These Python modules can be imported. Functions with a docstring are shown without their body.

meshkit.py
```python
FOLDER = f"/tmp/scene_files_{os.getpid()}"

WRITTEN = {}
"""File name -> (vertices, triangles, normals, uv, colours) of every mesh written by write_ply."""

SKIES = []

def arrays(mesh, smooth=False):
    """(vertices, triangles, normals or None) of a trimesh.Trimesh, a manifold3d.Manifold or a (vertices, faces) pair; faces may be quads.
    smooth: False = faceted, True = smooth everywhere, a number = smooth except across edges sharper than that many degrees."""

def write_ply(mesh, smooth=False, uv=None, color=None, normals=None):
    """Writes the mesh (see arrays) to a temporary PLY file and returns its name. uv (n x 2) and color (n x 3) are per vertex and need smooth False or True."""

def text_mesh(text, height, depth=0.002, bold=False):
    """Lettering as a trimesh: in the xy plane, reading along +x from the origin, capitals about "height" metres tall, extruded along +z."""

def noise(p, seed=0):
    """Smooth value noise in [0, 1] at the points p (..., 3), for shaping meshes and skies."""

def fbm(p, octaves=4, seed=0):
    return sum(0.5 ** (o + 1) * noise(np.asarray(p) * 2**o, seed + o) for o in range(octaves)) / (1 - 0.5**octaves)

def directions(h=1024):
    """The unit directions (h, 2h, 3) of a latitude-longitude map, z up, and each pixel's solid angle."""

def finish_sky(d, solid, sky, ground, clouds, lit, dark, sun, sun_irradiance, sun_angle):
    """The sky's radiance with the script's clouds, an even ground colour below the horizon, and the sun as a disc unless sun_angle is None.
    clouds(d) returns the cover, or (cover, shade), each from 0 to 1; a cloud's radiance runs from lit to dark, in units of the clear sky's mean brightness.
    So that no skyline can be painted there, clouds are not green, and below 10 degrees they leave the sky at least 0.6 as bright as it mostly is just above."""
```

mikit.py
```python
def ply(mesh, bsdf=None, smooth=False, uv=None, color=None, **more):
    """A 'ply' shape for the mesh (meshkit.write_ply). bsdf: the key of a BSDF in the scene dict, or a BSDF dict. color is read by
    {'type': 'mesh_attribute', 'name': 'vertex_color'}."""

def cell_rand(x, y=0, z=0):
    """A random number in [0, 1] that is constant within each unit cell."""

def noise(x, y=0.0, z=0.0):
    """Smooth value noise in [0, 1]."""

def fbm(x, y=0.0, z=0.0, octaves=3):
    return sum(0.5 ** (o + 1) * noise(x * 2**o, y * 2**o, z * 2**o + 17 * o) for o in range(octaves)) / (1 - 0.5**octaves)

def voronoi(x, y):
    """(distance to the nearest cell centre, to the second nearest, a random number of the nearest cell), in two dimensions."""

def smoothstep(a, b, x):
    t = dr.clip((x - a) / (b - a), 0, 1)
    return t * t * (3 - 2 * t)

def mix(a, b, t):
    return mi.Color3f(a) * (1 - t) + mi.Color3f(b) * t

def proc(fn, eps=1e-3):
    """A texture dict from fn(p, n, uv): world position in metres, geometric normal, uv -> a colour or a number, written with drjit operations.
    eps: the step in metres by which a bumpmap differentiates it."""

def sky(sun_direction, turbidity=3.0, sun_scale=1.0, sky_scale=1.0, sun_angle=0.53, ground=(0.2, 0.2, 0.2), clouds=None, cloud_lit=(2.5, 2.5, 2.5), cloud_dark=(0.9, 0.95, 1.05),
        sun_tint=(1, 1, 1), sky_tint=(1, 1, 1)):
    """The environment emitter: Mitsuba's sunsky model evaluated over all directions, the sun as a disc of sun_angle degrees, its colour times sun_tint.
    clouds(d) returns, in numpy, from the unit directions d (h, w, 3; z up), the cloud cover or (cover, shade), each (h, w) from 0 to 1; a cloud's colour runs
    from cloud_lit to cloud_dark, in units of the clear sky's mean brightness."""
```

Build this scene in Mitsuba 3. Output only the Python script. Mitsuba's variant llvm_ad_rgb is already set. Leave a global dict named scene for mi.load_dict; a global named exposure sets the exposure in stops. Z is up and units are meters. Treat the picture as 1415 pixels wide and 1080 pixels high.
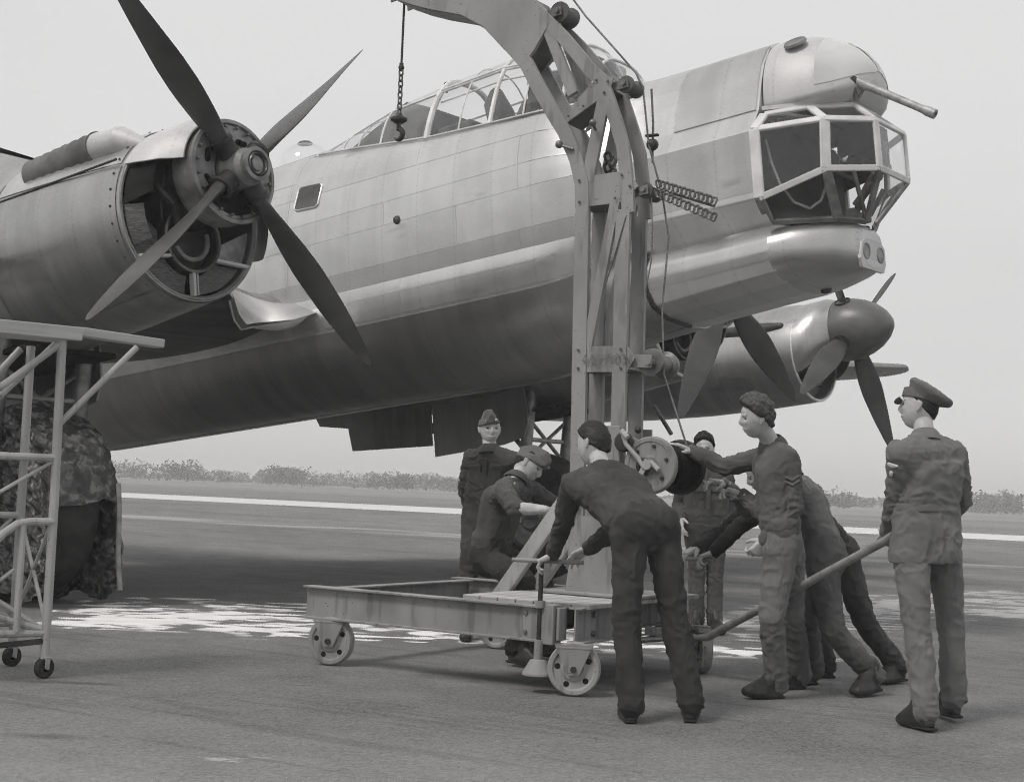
import math, random
import numpy as np, trimesh, mitsuba as mi, mikit, meshkit
import drjit as dr
import manifold3d as m3
from shapely.geometry import Polygon, LineString, Point
from shapely.ops import unary_union
from mikit import noise, fbm, voronoi, smoothstep, mix, proc

T = mi.ScalarTransform4f
rng = random.Random(7)
V = lambda *a: np.array(a, float)
unit = lambda v: np.asarray(v, float) / np.linalg.norm(v)

# ------------------------------------------------------------------ camera, light, exposure
PITCH, ROLL, EYE = 0.0673, 0.0396, V(0, 0, 1.15)
FW = V(0, math.cos(PITCH), math.sin(PITCH)); _u0 = V(0, -math.sin(PITCH), math.cos(PITCH))
CUP = -math.sin(ROLL) * V(1, 0, 0) + math.cos(ROLL) * _u0
exposure = 1.66
scene = {
    'camera': {'type': 'perspective', 'fov': 38.95, 'fov_axis': 'x', 'near_clip': 0.1, 'far_clip': 6000.0,
               'to_world': T().look_at(origin=EYE.tolist(), target=(EYE + FW).tolist(), up=CUP.tolist())},
}


def cloud(d):
    p = d * V(2.2, 2.2, 5.0)
    n = meshkit.fbm(p + 11.3, 4, 3)
    return np.ones(d.shape[:2]), np.clip((n - 0.35) * 1.1, 0, 1)


scene['sky'] = mikit.sky(unit([-0.55, -0.50, 0.95]), turbidity=4, sun_scale=0.42, sun_angle=15, ground=(0.17, 0.17, 0.17), clouds=cloud,
                         cloud_lit=(2.3, 2.3, 2.3), cloud_dark=(1.75, 1.75, 1.75), sun_tint=(0.89, 1.015, 1.27))
labels = {}
count = {}


# ------------------------------------------------------------------ bookkeeping
def key_of(name):
    k = count.get(name, 0)
    count[name] = k + 1
    return name if k == 0 else '%s_%03d' % (name, k)


def thing(name, label, category=None, group=None, kind=None):
    k = key_of(name)
    labels[k] = {'label': label}
    if category: labels[k]['category'] = category
    if group: labels[k]['group'] = group
    if kind: labels[k]['kind'] = kind
    return k


def own(k, mesh, mat, smooth=30, **kw):
    scene[k] = mikit.ply(mesh, mat, smooth=smooth, **kw)
    return k


def part(parent, name, mesh, mat, smooth=30, label=None, kind=None, **kw):
    k = key_of(parent + '__' + name)
    scene[k] = mikit.ply(mesh, mat, smooth=smooth, **kw)
    if label or kind:
        labels[k] = {}
        if label: labels[k]['label'] = label
        if kind: labels[k]['kind'] = kind
    return k


# ------------------------------------------------------------------ materials
def grey(v): return {'type': 'rgb', 'value': [v, v, v]}


def mat(name, base, rough=0.6, metal=0.0, spec=0.4, bump=None, two=True, **kw):
    b = {'type': 'principled', 'base_color': base if isinstance(base, dict) else grey(base), 'roughness': rough if not isinstance(rough, dict) else rough, 'metallic': metal, 'specular': spec, **kw}
    if bump is not None:
        fn, scale = bump
        b = {'type': 'bumpmap', 'arbitrary': fn, 'scale': scale, 'bsdf': b}
    scene[name] = {'type': 'twosided', 'bsdf': b} if two else b
    return name


def wear(lo, hi, f, streak=(1, 1, 1), octaves=4):
    def fn(p, n, uv):
        t = fbm(p.x * f * streak[0], p.y * f * streak[1], p.z * f * streak[2], octaves)
        return mi.Color3f(lo + (hi - lo) * smoothstep(0.25, 0.75, t))
    return proc(fn)


YAW, NOSE_UP = math.radians(39.1), math.radians(6.62)
AF = V(math.cos(YAW) * math.cos(NOSE_UP), -math.sin(YAW) * math.cos(NOSE_UP), math.sin(NOSE_UP))   # forward
AL = V(math.sin(YAW), math.cos(YAW), 0)                                                             # to port
AU = np.cross(AF, AL)
AO = V(-2.204, 11.24, 3.564) + 3.7 * AL


def skin_fn(lo, hi):
    def fn(p, n, uv):
        qx, qy, qz = p.x - float(AO[0]), p.y - float(AO[1]), p.z - float(AO[2])
        s_ = qx * float(AF[0]) + qy * float(AF[1]) + qz * float(AF[2]); z_ = qx * float(AU[0]) + qy * float(AU[1]) + qz * float(AU[2])
        a = fbm(p.x * 1.3, p.y * 1.3, p.z * 2.2, 4)
        b = fbm(s_ * 7, z_ * 1.6, 1.0, 3)
        c = noise(p.x * 60, p.y * 60, p.z * 60)
        t = 0.5 * a + 0.38 * b + 0.12 * c
        v = lo + (hi - lo) * smoothstep(0.25, 0.75, t)
        row = dr.abs(s_ / 0.47 - dr.floor(s_ / 0.47) - 0.5) * 0.47            # riveted frames
        dot = dr.abs(z_ / 0.06 - dr.floor(z_ / 0.06) - 0.5) * 0.06
        v = v * (1 - 0.05 * smoothstep(0.02, 0.004, row) - 0.20 * smoothstep(0.009, 0.004, dr.sqrt(row * row + dot * dot)))
        st = smoothstep(0.70, 0.80, fbm(s_ * 1.1 + 4, z_ * 3.3, 5.0, 4))      # stains
        return mi.Color3f(v * (1 - 0.22 * st))
    return proc(fn)


def rough_fn(lo, hi, f=3.0):
    def fn(p, n, uv):
        return mi.Float(lo + (hi - lo) * fbm(p.x * f, p.y * f, p.z * f * 1.5, 3))
    return proc(fn)


def dent_fn(p, n, uv):
    """shallow waves of thin sheet between its frames"""
    qx, qy, qz = p.x - float(AO[0]), p.y - float(AO[1]), p.z - float(AO[2])
    s_ = qx * float(AF[0]) + qy * float(AF[1]) + qz * float(AF[2]); z_ = qx * float(AU[0]) + qy * float(AU[1]) + qz * float(AU[2])
    return 0.0045 * fbm(s_ * 3.1, z_ * 3.6, qy * 1.5, 2)


DENT = (proc(dent_fn, 0.01), 1.0)
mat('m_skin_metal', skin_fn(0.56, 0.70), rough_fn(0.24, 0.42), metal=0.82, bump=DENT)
mat('m_skin_metal_b', skin_fn(0.53, 0.67), rough_fn(0.26, 0.44), metal=0.82, bump=DENT)
mat('m_skin_metal_c', skin_fn(0.58, 0.72), rough_fn(0.23, 0.40), metal=0.82, bump=DENT)
mat('m_skin_dull', skin_fn(0.44, 0.56), rough_fn(0.26, 0.44), metal=0.8, bump=DENT)
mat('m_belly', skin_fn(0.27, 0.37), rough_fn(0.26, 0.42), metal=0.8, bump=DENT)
mat('m_nacelle', skin_fn(0.34, 0.48), rough_fn(0.26, 0.44), metal=0.8, bump=DENT)
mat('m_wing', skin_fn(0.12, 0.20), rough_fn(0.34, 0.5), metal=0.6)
mat('m_bright_frame', wear(0.55, 0.70, 6), 0.5)
mat('m_turret', skin_fn(0.46, 0.58), 0.5, metal=0.15)
mat('m_turret_front', wear(0.50, 0.62, 3), 0.35, metal=0.1)
mat('m_gun', wear(0.28, 0.42, 25), 0.5, metal=0.3)
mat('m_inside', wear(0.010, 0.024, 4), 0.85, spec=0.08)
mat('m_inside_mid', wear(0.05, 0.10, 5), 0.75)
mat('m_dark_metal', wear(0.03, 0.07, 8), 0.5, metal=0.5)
mat('m_mid_metal', wear(0.16, 0.30, 9), 0.45, metal=0.6)
mat('m_blade', wear(0.045, 0.075, 3), 0.40, spec=0.5)
mat('m_spinner', wear(0.10, 0.15, 3), 0.38, metal=0.2)
mat('m_blade_tip', wear(0.35, 0.45, 5), 0.5)
mat('m_rim', wear(0.6, 0.75, 5), 0.35, metal=0.4)
mat('m_exhaust', wear(0.10, 0.18, 5), 0.7, metal=0.2)
mat('m_radiator', wear(0.08, 0.17, 30, (1, 1, 4)), 0.6, metal=0.3)
def paint_fn(lo, hi, chip):
    def fn(p, n, uv):
        a = fbm(p.x * 5, p.y * 5, p.z * 2.0, 4)
        st = fbm(p.x * 22, p.y * 22, p.z * 2.6, 3)
        c = noise(p.x * 55, p.y * 55, p.z * 55) * .6 + noise(p.x * 120, p.y * 120, p.z * 120) * .4
        v = lo + (hi - lo) * smoothstep(0.25, 0.75, a)
        v = v * (1 - 0.30 * smoothstep(0.56, 0.74, st))
        return mi.Color3f(v * (1 - chip * smoothstep(0.70, 0.78, c * .75 + a * .25)))
    return proc(fn)


mat('m_crane', paint_fn(0.22, 0.29, .45), 0.6)
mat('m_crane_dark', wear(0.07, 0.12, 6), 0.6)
mat('m_trolley', paint_fn(0.20, 0.29, .5), 0.65)
mat('m_stencil', wear(0.11, 0.20, 30), 0.7)
mat('m_wheel', paint_fn(0.22, 0.34, .55), 0.75)
mat('m_steel', wear(0.12, 0.22, 14), 0.4, metal=0.6)
mat('m_iron', wear(0.03, 0.06, 10), 0.5, metal=0.3)
mat('m_cable', 0.10, 0.6, metal=0.3)
mat('m_pole', wear(0.18, 0.28, 12), 0.5)
mat('m_tube', paint_fn(0.30, 0.42, .5), 0.6)
mat('m_rubber', wear(0.012, 0.03, 9), 0.8)


def wood_fn(p, n, uv):
    g = fbm(p.x * 4, p.y * 4, p.z * 45, 4)
    b = fbm(p.x * 2, p.y * 2, p.z * 2, 3)
    return mi.Color3f(0.28 + 0.22 * g + 0.18 * (b - 0.5))


mat('m_wood', proc(wood_fn), 0.8)


def deck_fn(p, n, uv):
    g = fbm((p.x * 0.85 - p.y * 0.527) * 2, (p.x * 0.527 + p.y * 0.85) * 40, 0.0, 4)
    return mi.Color3f(0.22 + 0.22 * g)


mat('m_deck', proc(deck_fn), 0.8)


def camo_fn(p, n, uv):
    a = fbm(p.x * 15, p.y * 15, p.z * 11 + 3 * noise(p.x * 5, p.y * 5, p.z * 5), 4)
    b = fbm(p.x * 22 + 9, p.y * 22, p.z * 16, 3)
    t = smoothstep(0.42, 0.58, a) * 0.6 + smoothstep(0.45, 0.6, b) * 0.4
    return mi.Color3f(0.028 + 0.13 * t * t)


mat('m_camo', proc(camo_fn), 0.38, spec=0.6)
mat('m_flesh', wear(0.38, 0.48, 20), 0.5)
mat('m_hair', wear(0.006, 0.022, 60), 0.6)
mat('m_hair_fair', wear(0.03, 0.08, 60), 0.6)
mat('m_boot', wear(0.02, 0.05, 20), 0.45)
mat('m_eye', 0.02, 0.3)


def cloth(name, lo, hi):
    def fn(p, n, uv):
        a = fbm(p.x * 5, p.y * 5, p.z * 5, 3)
        w = noise(p.x * 160, p.y * 160, p.z * 160)
        return mi.Color3f(lo + (hi - lo) * (0.75 * smoothstep(0.25, 0.75, a) + 0.25 * w))
    return mat(name, proc(fn), 0.9, spec=0.15, sheen=0.3)


cloth('m_navy', 0.030, 0.054)
cloth('m_navy_b', 0.043, 0.075)
cloth('m_battledress', 0.060, 0.096)
cloth('m_denim', 0.109, 0.174)
cloth('m_denim_b', 0.080, 0.131)
cloth('m_tunic', 0.124, 0.176)
cloth('m_serge', 0.120, 0.175)
cloth('m_cap', 0.093, 0.145)
cloth('m_badge', 0.45, 0.55)
cloth('m_belt', 0.12, 0.18)
scene['m_glass'] = {'type': 'thindielectric', 'int_ior': 1.5}


# ------------------------------------------------------------------ mesh helpers
def cat(ms): return trimesh.util.concatenate([m if isinstance(m, trimesh.Trimesh) else tri(m) for m in ms])


def tri(man):
    m = man.to_mesh()
    return trimesh.Trimesh(np.array(m.vert_properties[:, :3], float), np.array(m.tri_verts, int), process=False)


def man(tm):
    return m3.Manifold(m3.Mesh(np.ascontiguousarray(tm.vertices, dtype=np.float32), np.ascontiguousarray(tm.faces, dtype=np.uint32)))


def frame(d, up=(0, 0, 1)):
    z = unit(d)
    up = V(*up)
    if abs(z @ up) > 0.98: up = V(1, 0, 0) if abs(z[0]) < 0.9 else V(0, 1, 0)
    x = unit(np.cross(up, z)); y = np.cross(z, x)
    return x, y, z


def mat4(x, y, z, o):
    m = np.eye(4); m[:3, 0], m[:3, 1], m[:3, 2], m[:3, 3] = x, y, z, o
    return m


def cbox(sx, sy, sz, c=0.004):
    """a box with chamfered edges, centred"""
    h = V(sx, sy, sz) / 2; c = min(c, *(0.45 * h)); pts = []
    for s in np.ndindex(2, 2, 2):
        sg = np.array(s) * 2 - 1
        for k in range(3):
            q = h - c; q[k] = h[k]; pts.append(sg * q)
    return trimesh.Trimesh(*_hull(pts), process=False)


def _hull(pts):
    m = tri(m3.Manifold.hull_points(np.asarray(pts, np.float64)))
    return m.vertices, m.faces


def bar(p0, p1, w, h, up=(0, 0, 1), c=0.004):
    """a rectangular member from p0 to p1: w across, h along up"""
    p0, p1 = V(*p0), V(*p1)
    x, y, z = frame(p1 - p0, up)
    b = cbox(w, h, np.linalg.norm(p1 - p0), c)
    b.apply_transform(mat4(x, y, z, (p0 + p1) / 2))
    return b


def tube(p0, p1, r, n=12, r1=None):
    return polytube([p0, p1], [r, r if r1 is None else r1], n)


def polytube(pts, r, n=10, cap=True):
    p = np.asarray(pts, float); r = np.broadcast_to(np.asarray(r, float), (len(p),))
    t = np.gradient(p, axis=0); t /= np.linalg.norm(t, axis=1, keepdims=True)
    a = np.zeros_like(p); x, y, _ = frame(t[0]); a[0] = x
    for i in range(1, len(p)):
        v = a[i - 1] - t[i] * (a[i - 1] @ t[i]); a[i] = unit(v)
    b = np.cross(t, a); ang = np.arange(n) * 2 * np.pi / n
    v = p[:, None] + r[:, None, None] * (np.cos(ang)[None, :, None] * a[:, None] + np.sin(ang)[None, :, None] * b[:, None])
    v = v.reshape(-1, 3); f = []
    for i in range(len(p) - 1):
        for j in range(n):
            k = (j + 1) % n
            f += [[i * n + j, i * n + k, (i + 1) * n + k], [i * n + j, (i + 1) * n + k, (i + 1) * n + j]]
    if cap:
        c0, c1 = len(v), len(v) + 1; v = np.vstack([v, p[0], p[-1]]); e = (len(p) - 1) * n
        for j in range(n):
            k = (j + 1) % n
            f += [[c0, k, j], [c1, e + j, e + k]]
    return trimesh.Trimesh(v, f, process=False)


def lathe(profile, o, axis, n=32, up=(0, 0, 1)):
    """profile: (distance along axis, radius) pairs, outside on the left when walking forward"""
    x, y, z = frame(axis, up); o = V(*o); pr = np.asarray(profile, float)
    ang = np.arange(n) * 2 * np.pi / n
    ring = np.cos(ang)[:, None] * x + np.sin(ang)[:, None] * y
    v = o + pr[:, None, :1] * z + pr[:, None, 1:] * ring[None]
    return grid(v, wrap=True)


def grid(v, wrap=False, flip=False):
    """(rows, columns, 3) points as a sheet"""
    a, b = v.shape[:2]; f = []
    i, j = np.meshgrid(np.arange(a - 1), np.arange(b if wrap else b - 1), indexing='ij')
    k = (j + 1) % b
    q = np.stack([i * b + j, i * b + k, (i + 1) * b + k, (i + 1) * b + j], -1).reshape(-1, 4)
    f = np.vstack([q[:, [0, 1, 2]], q[:, [0, 2, 3]]])
    if flip: f = f[:, ::-1]
    m = trimesh.Trimesh(v.reshape(-1, 3), f, process=False)
    return m


def prism(poly, o, x, y, z, depth):
    """a polygon in the plane (x, y) at o, thick along z from 0 to depth"""
    gs = getattr(poly, 'geoms', [poly]); out = []
    for g in gs:
        if g.area < 1e-6: continue
        m = trimesh.creation.extrude_polygon(g, depth, engine='earcut')
        m.apply_transform(mat4(x, y, z, o)); out.append(m)
    return cat(out)


def sph(c, r, n=16): return m3.Manifold.sphere(float(r), n).translate(tuple(float(q) for q in c))


def hull(*items): return m3.Manifold.batch_hull(list(items))


def flat_pane(pts, thick=0.0):
    p = np.asarray(pts, float)
    f = [[0, i, i + 1] for i in range(1, len(p) - 1)]
    return trimesh.Trimesh(p, f, process=False)


# ================================================================== GROUND AND SURROUNDINGS
def ground_fn(p, n, uv):
    x, y = p.x, p.y
    fine = noise(x * 70, y * 70) * 0.5 + noise(x * 160, y * 160) * 0.5
    mid = fbm(x * 3.5, y * 3.5, 0.0, 4)
    big = fbm(x * 0.45 + 5, y * 0.22, 0.0, 4)
    streak = fbm((x * 0.84 - y * 0.54) * 0.06, (x * 0.54 + y * 0.84) * 0.9, 3.0, 4)
    v = 0.134 + 0.095 * (fine - 0.5) + 0.06 * (mid - 0.5) + 0.06 * (big - 0.5) + 0.06 * (streak - 0.5)
    # dry pale apron close to the camera
    v = v + 0.05 * smoothstep(7.6, 5.0, y + 0.8 * (mid - 0.5))
    # grit
    g = noise(x * 44, y * 30)
    v = v * (1 - 0.14 * smoothstep(0.80, 0.9, g)) + 0.02 * smoothstep(0.85, 0.95, noise(x * 33 + 9, y * 33))
    # tyre marks and drag lines
    u1 = x * 0.86 - y * 0.51
    tm = fbm(u1 * 0.5, (x * 0.51 + y * 0.86) * 7.0, 8.0, 3)
    v = v * (1 - 0.16 * smoothstep(0.60, 0.72, tm) * smoothstep(0.4, 0.6, fbm(x * 0.6, y * 0.6, 6.0, 2)))
    # oil stains
    for cx, cy, rx, ry in ((-1.98, 6.38, 0.20, 0.10), (-2.35, 8.0, 0.4, 0.07), (0.25, 8.9, 0.9, 0.45)):
        d = dr.sqrt(dr.square((x - cx) / rx) + dr.square((y - cy) / ry)) + 0.9 * (mid - 0.5)
        v = v * (1 - 0.38 * smoothstep(1.15, 0.35, d))
    # pale scuff
    d = dr.sqrt(dr.square((x + 1.08) / 0.16) + dr.square((y - 6.05) / 0.11))
    v = v + 0.16 * smoothstep(1.2, 0.4, d) * smoothstep(0.5, 0.68, fbm(x * 14, y * 22, 1.0, 3))
    # worn whitewash line on the tarmac under the aircraft
    s = fbm(x * 1.3 + 3, y * 1.9, 0.0, 4)
    s2 = fbm(x * 5.0 + 7, y * 8.0, 2.0, 3)
    cy = 12.3 + 0.10 * (x + 2.5) + 0.9 * smoothstep(1.0, 3.0, x) * (x - 1.0)
    half = 1.7 + 0.6 * smoothstep(1.5, 4.0, x)
    m = smoothstep(half, half * 0.55, dr.abs(y - cy)) * smoothstep(-3.9, -3.3, x) * smoothstep(9.0, 6.0, x)
    w = smoothstep(0.50, 0.62, s * 0.55 + s2 * 0.45 + 0.10 * (m - 0.5)) * smoothstep(0.02, 0.3, m) * (1 - 0.68 * smoothstep(0.5, 2.5, x))
    m2 = smoothstep(0.55, 0.15, dr.abs(y - 10.95 - 0.05 * noise(x * 3, 1.0))) * smoothstep(-2.2, -1.6, x) * smoothstep(2.9, 2.2, x)
    w = dr.maximum(w, smoothstep(0.49, 0.57, s2 * 0.6 + s * 0.4) * m2)
    w = w * smoothstep(0.15, 0.45, fine + 0.25)
    c = v * (1 - w) + (0.56 + 0.2 * s2) * w
    # faint long line
    ly = dr.abs(y - (33.5 - 0.55 * x) + 0.7 * (noise(x * 0.2, 0.0) - 0.5))
    c = c + 0.10 * smoothstep(1.9, 0.7, ly) * smoothstep(0.3, 0.6, fbm(x * 0.3, y * 1.2, 0.0, 3))
    return mi.Color3f(dr.clip(c, 0.02, 0.85))


def ground_bump(p, n, uv):
    return 0.004 * fbm(p.x * 30, p.y * 30, 0.0, 4) + 0.0016 * noise(p.x * 150, p.y * 150)


mat('m_ground', proc(ground_fn), 0.75, spec=0.35, bump=(proc(ground_bump, 0.004), 1.0))


def field_fn(p, n, uv):
    a = fbm(p.x * 0.02, p.y * 0.05, 0.0, 4)
    b = fbm(p.x * 0.4, p.y * 1.2, 0.0, 3)
    return mi.Color3f(0.145 + 0.07 * (a - 0.5) + 0.06 * (b - 0.5))


def strip_fn(p, n, uv):
    return mi.Color3f(0.42 + 0.14 * (fbm(p.x * 0.3, p.y * 1.5, 0.0, 4) - 0.5))


mat('m_field', proc(field_fn), 0.9, spec=0.1)
mat('m_strip', proc(strip_fn), 0.85, spec=0.2)
R = 1500.0
gx = np.concatenate([[-R, -400, -100], np.linspace(-30, 30, 13), [100, 400, R]]); gy = np.concatenate([[-R, -200], np.linspace(-20, 60, 17), [150, 500, R]])
k = thing('ground', 'stained grey tarmac apron stretching under the aircraft', kind='structure')
own(k, grid(np.stack(list(np.meshgrid(gx, gy, indexing="xy")) + [np.zeros((len(gy), len(gx)))], -1)), 'm_ground', smooth=False)
k = thing('field', 'flat grass airfield beyond the pale concrete strip', kind='structure')
fl = lambda x: 84 - 0.50 * x
own(k, flat_pane([[-1400, fl(-1400) + 20, 0.004], [150, 9 + 20, 0.004], [1400, -200, 0.004], [1400, 1400, 0.004], [-1400, 1400, 0.004]]), 'm_field', smooth=False)
k = thing('runway', 'pale concrete strip crossing the airfield in the distance', kind='structure')
xs = np.linspace(-160, 130, 60)
wob = meshkit.noise(np.stack([xs * 0.11, xs * 0, xs * 0], -1), 4) - 0.5
own(k, grid(np.stack([np.stack([xs, 60.5 - 0.47 * xs + wob, xs * 0 + 0.008], -1), np.stack([xs, 74.5 - 0.52 * xs + 2 * wob[::-1], xs * 0 + 0.008], -1)]), flip=False), 'm_strip', smooth=False)

# ------------------------------------------------------------------ far trees
def tree_fn(p, n, uv): return mi.Color3f(0.030 + 0.035 * noise(p.x * 0.6, p.y * 0.6, p.z * 0.8))


mat('m_leaves', proc(tree_fn), 0.9, spec=0.1)
mat('m_bark', 0.05, 0.9)


def tree(x, y, h, w, label, group, seed):
    r = np.random.default_rng(seed)
    k = thing('tree', label[1], 'tree', group); TREES.append((label[1], label[0], k))
    n = 7
    lobes = [(r.normal(0, 0.28 * w), r.normal(0, 0.25 * w), h * r.uniform(0.38, 0.78), w * r.uniform(0.22, 0.36)) for _ in range(n)]
    v, f = [], []
    for (lx, ly, lz, lr) in lobes:
        for _ in range(110):
            d = unit(r.normal(size=3)) * lr * r.uniform(0.55, 1.05) * V(1, 1, 0.8)
            c = V(x + lx, y + ly, max(lz, 0.4)) + d
            s = h * r.uniform(0.05, 0.10)
            a, b = unit(r.normal(size=3)), unit(r.normal(size=3))
            i = len(v); v += [c + a * s, c + b * s, c - a * s * 0.8, c - b * s * 0.9]; f += [[i, i + 1, i + 2], [i, i + 2, i + 3]]
    part(k, 'crown', trimesh.Trimesh(np.array(v), np.array(f), process=False), 'm_leaves', smooth=False)
    tr = [polytube([[x, y, -0.1], [x + 0.1, y, h * 0.3], [x - 0.1, y, h * 0.62]], [h * 0.035, h * 0.026, h * 0.01], 7)]
    for q in range(4):
        lx, ly, lz, _ = lobes[q]
        tr.append(polytube([[x, y, h * 0.28], [x + lx * 0.6, y + ly * 0.6, lz * 0.8], [x + lx, y + ly, lz]], [h * 0.018, h * 0.012, h * 0.006], 5))
    part(k, 'trunk', cat(tr), 'm_bark')


def hz_x(px, y): return (px - 707.5) / 2000 * y   # a bearing at that distance
bear = lambda px, y: (px - 707.5 - 5) / 2000 * y
TREES = []
left_label = 'small hazy bushy tree in the far line seen below the bomber fuselage'
right_label = 'hazy bushy tree on the far field edge behind the airmen'
ti = 0
for px, hh, ww, dist in ((148, 4.0, 5, 330), (168, 4.6, 6, 300), (205, 5.0, 8, 300), (247, 6.4, 8, 300), (268, 4.0, 5, 280), (312, 3.6, 6, 290), (345, 3.5, 5, 340), (372, 3.2, 5, 330),
                         (394, 5.0, 8, 280), (402, 6.0, 7, 330), (428, 5.5, 7, 320), (440, 3.4, 7, 280), (470, 3.4, 6, 360), (500, 4.6, 9, 360), (533, 4.6, 6, 280), (560, 5.6, 7, 330), (574, 4.2, 6, 270), (600, 5.2, 8, 330), (625, 4.8, 7, 300), (645, 5.0, 6, 320), (185, 4.5, 6, 380), (290, 4.5, 6, 380), (455, 4.5, 7, 400)):
    ti += 1
    tree(bear(px, dist), dist, hh * .62, ww, (px, 'hazy tree, %s from left in the far line below the fuselage'), 'trees in the far line below the fuselage', 100 + ti)
for px, hh, ww, dist in ((1168, 4.6, 6.5, 260), (1176, 3.6, 5, 300), (1203, 3.0, 5, 330), (1215, 3.2, 5, 340), (1342, 4.4, 7, 300), (1362, 5.2, 8, 290), (1382, 5.4, 8, 280), (1400, 5.8, 8, 290), (1420, 5.2, 8, 280), (1150, 2.6, 5, 380), (1235, 2.6, 6, 380), (1322, 3.6, 6, 330)):
    ti += 1
    tree(bear(px, dist), dist, hh * .62, ww, (px, 'hazy tree, %s from left on the far edge behind the airmen'), 'trees on the far field edge behind the airmen', 100 + ti)
ORD = 'first second third fourth fifth sixth seventh eighth ninth tenth eleventh twelfth thirteenth fourteenth fifteenth sixteenth seventeenth eighteenth nineteenth twentieth twenty-first twenty-second twenty-third twenty-fourth'.split()
for txt in sorted({t_[0] for t_ in TREES}):
    for o_, (_, _, k_) in zip(ORD, sorted(t_ for t_ in TREES if t_[0] == txt)): labels[k_]['label'] = txt % o_
k = thing('hedge', 'low faded hedge running along the far edge of the airfield', 'hedge', kind='stuff')
r = np.random.default_rng(5); v, f = [], []
for _ in range(3600):
    px = r.uniform(-250, 1650); dist = r.uniform(385, 410)
    hmax = 1.5 if px < 700 else 1.6
    c = V(bear(px, dist), dist, r.uniform(0.1, hmax * 2.2 * float(meshkit.noise(V(px * 0.035, 0, 0))) ** 2 + .15))
    s = r.uniform(0.35, 0.9); a, b = unit(r.normal(size=3)), unit(r.normal(size=3))
    i = len(v); v += [c + a * s, c + b * s, c - a * s, c - b * s]; f += [[i, i + 1, i + 2], [i, i + 2, i + 3]]
own(k, trimesh.Trimesh(np.array(v), np.array(f), process=False), 'm_leaves', smooth=False)

# ================================================================== BOMBER
def A(p):
    """aircraft coordinates (forward, port, up) to the world"""
    p = np.asarray(p, float)
    return AO + p[..., :1] * AF + p[..., 1:2] * AL + p[..., 2:3] * AU


def Am(m):
    m = m.copy(); m.vertices = A(m.vertices); return m


def abar(p0, p1, w, h, up=(0, 0, 1), c=0.004): return Am(bar(p0, p1, w, h, up, c))


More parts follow.
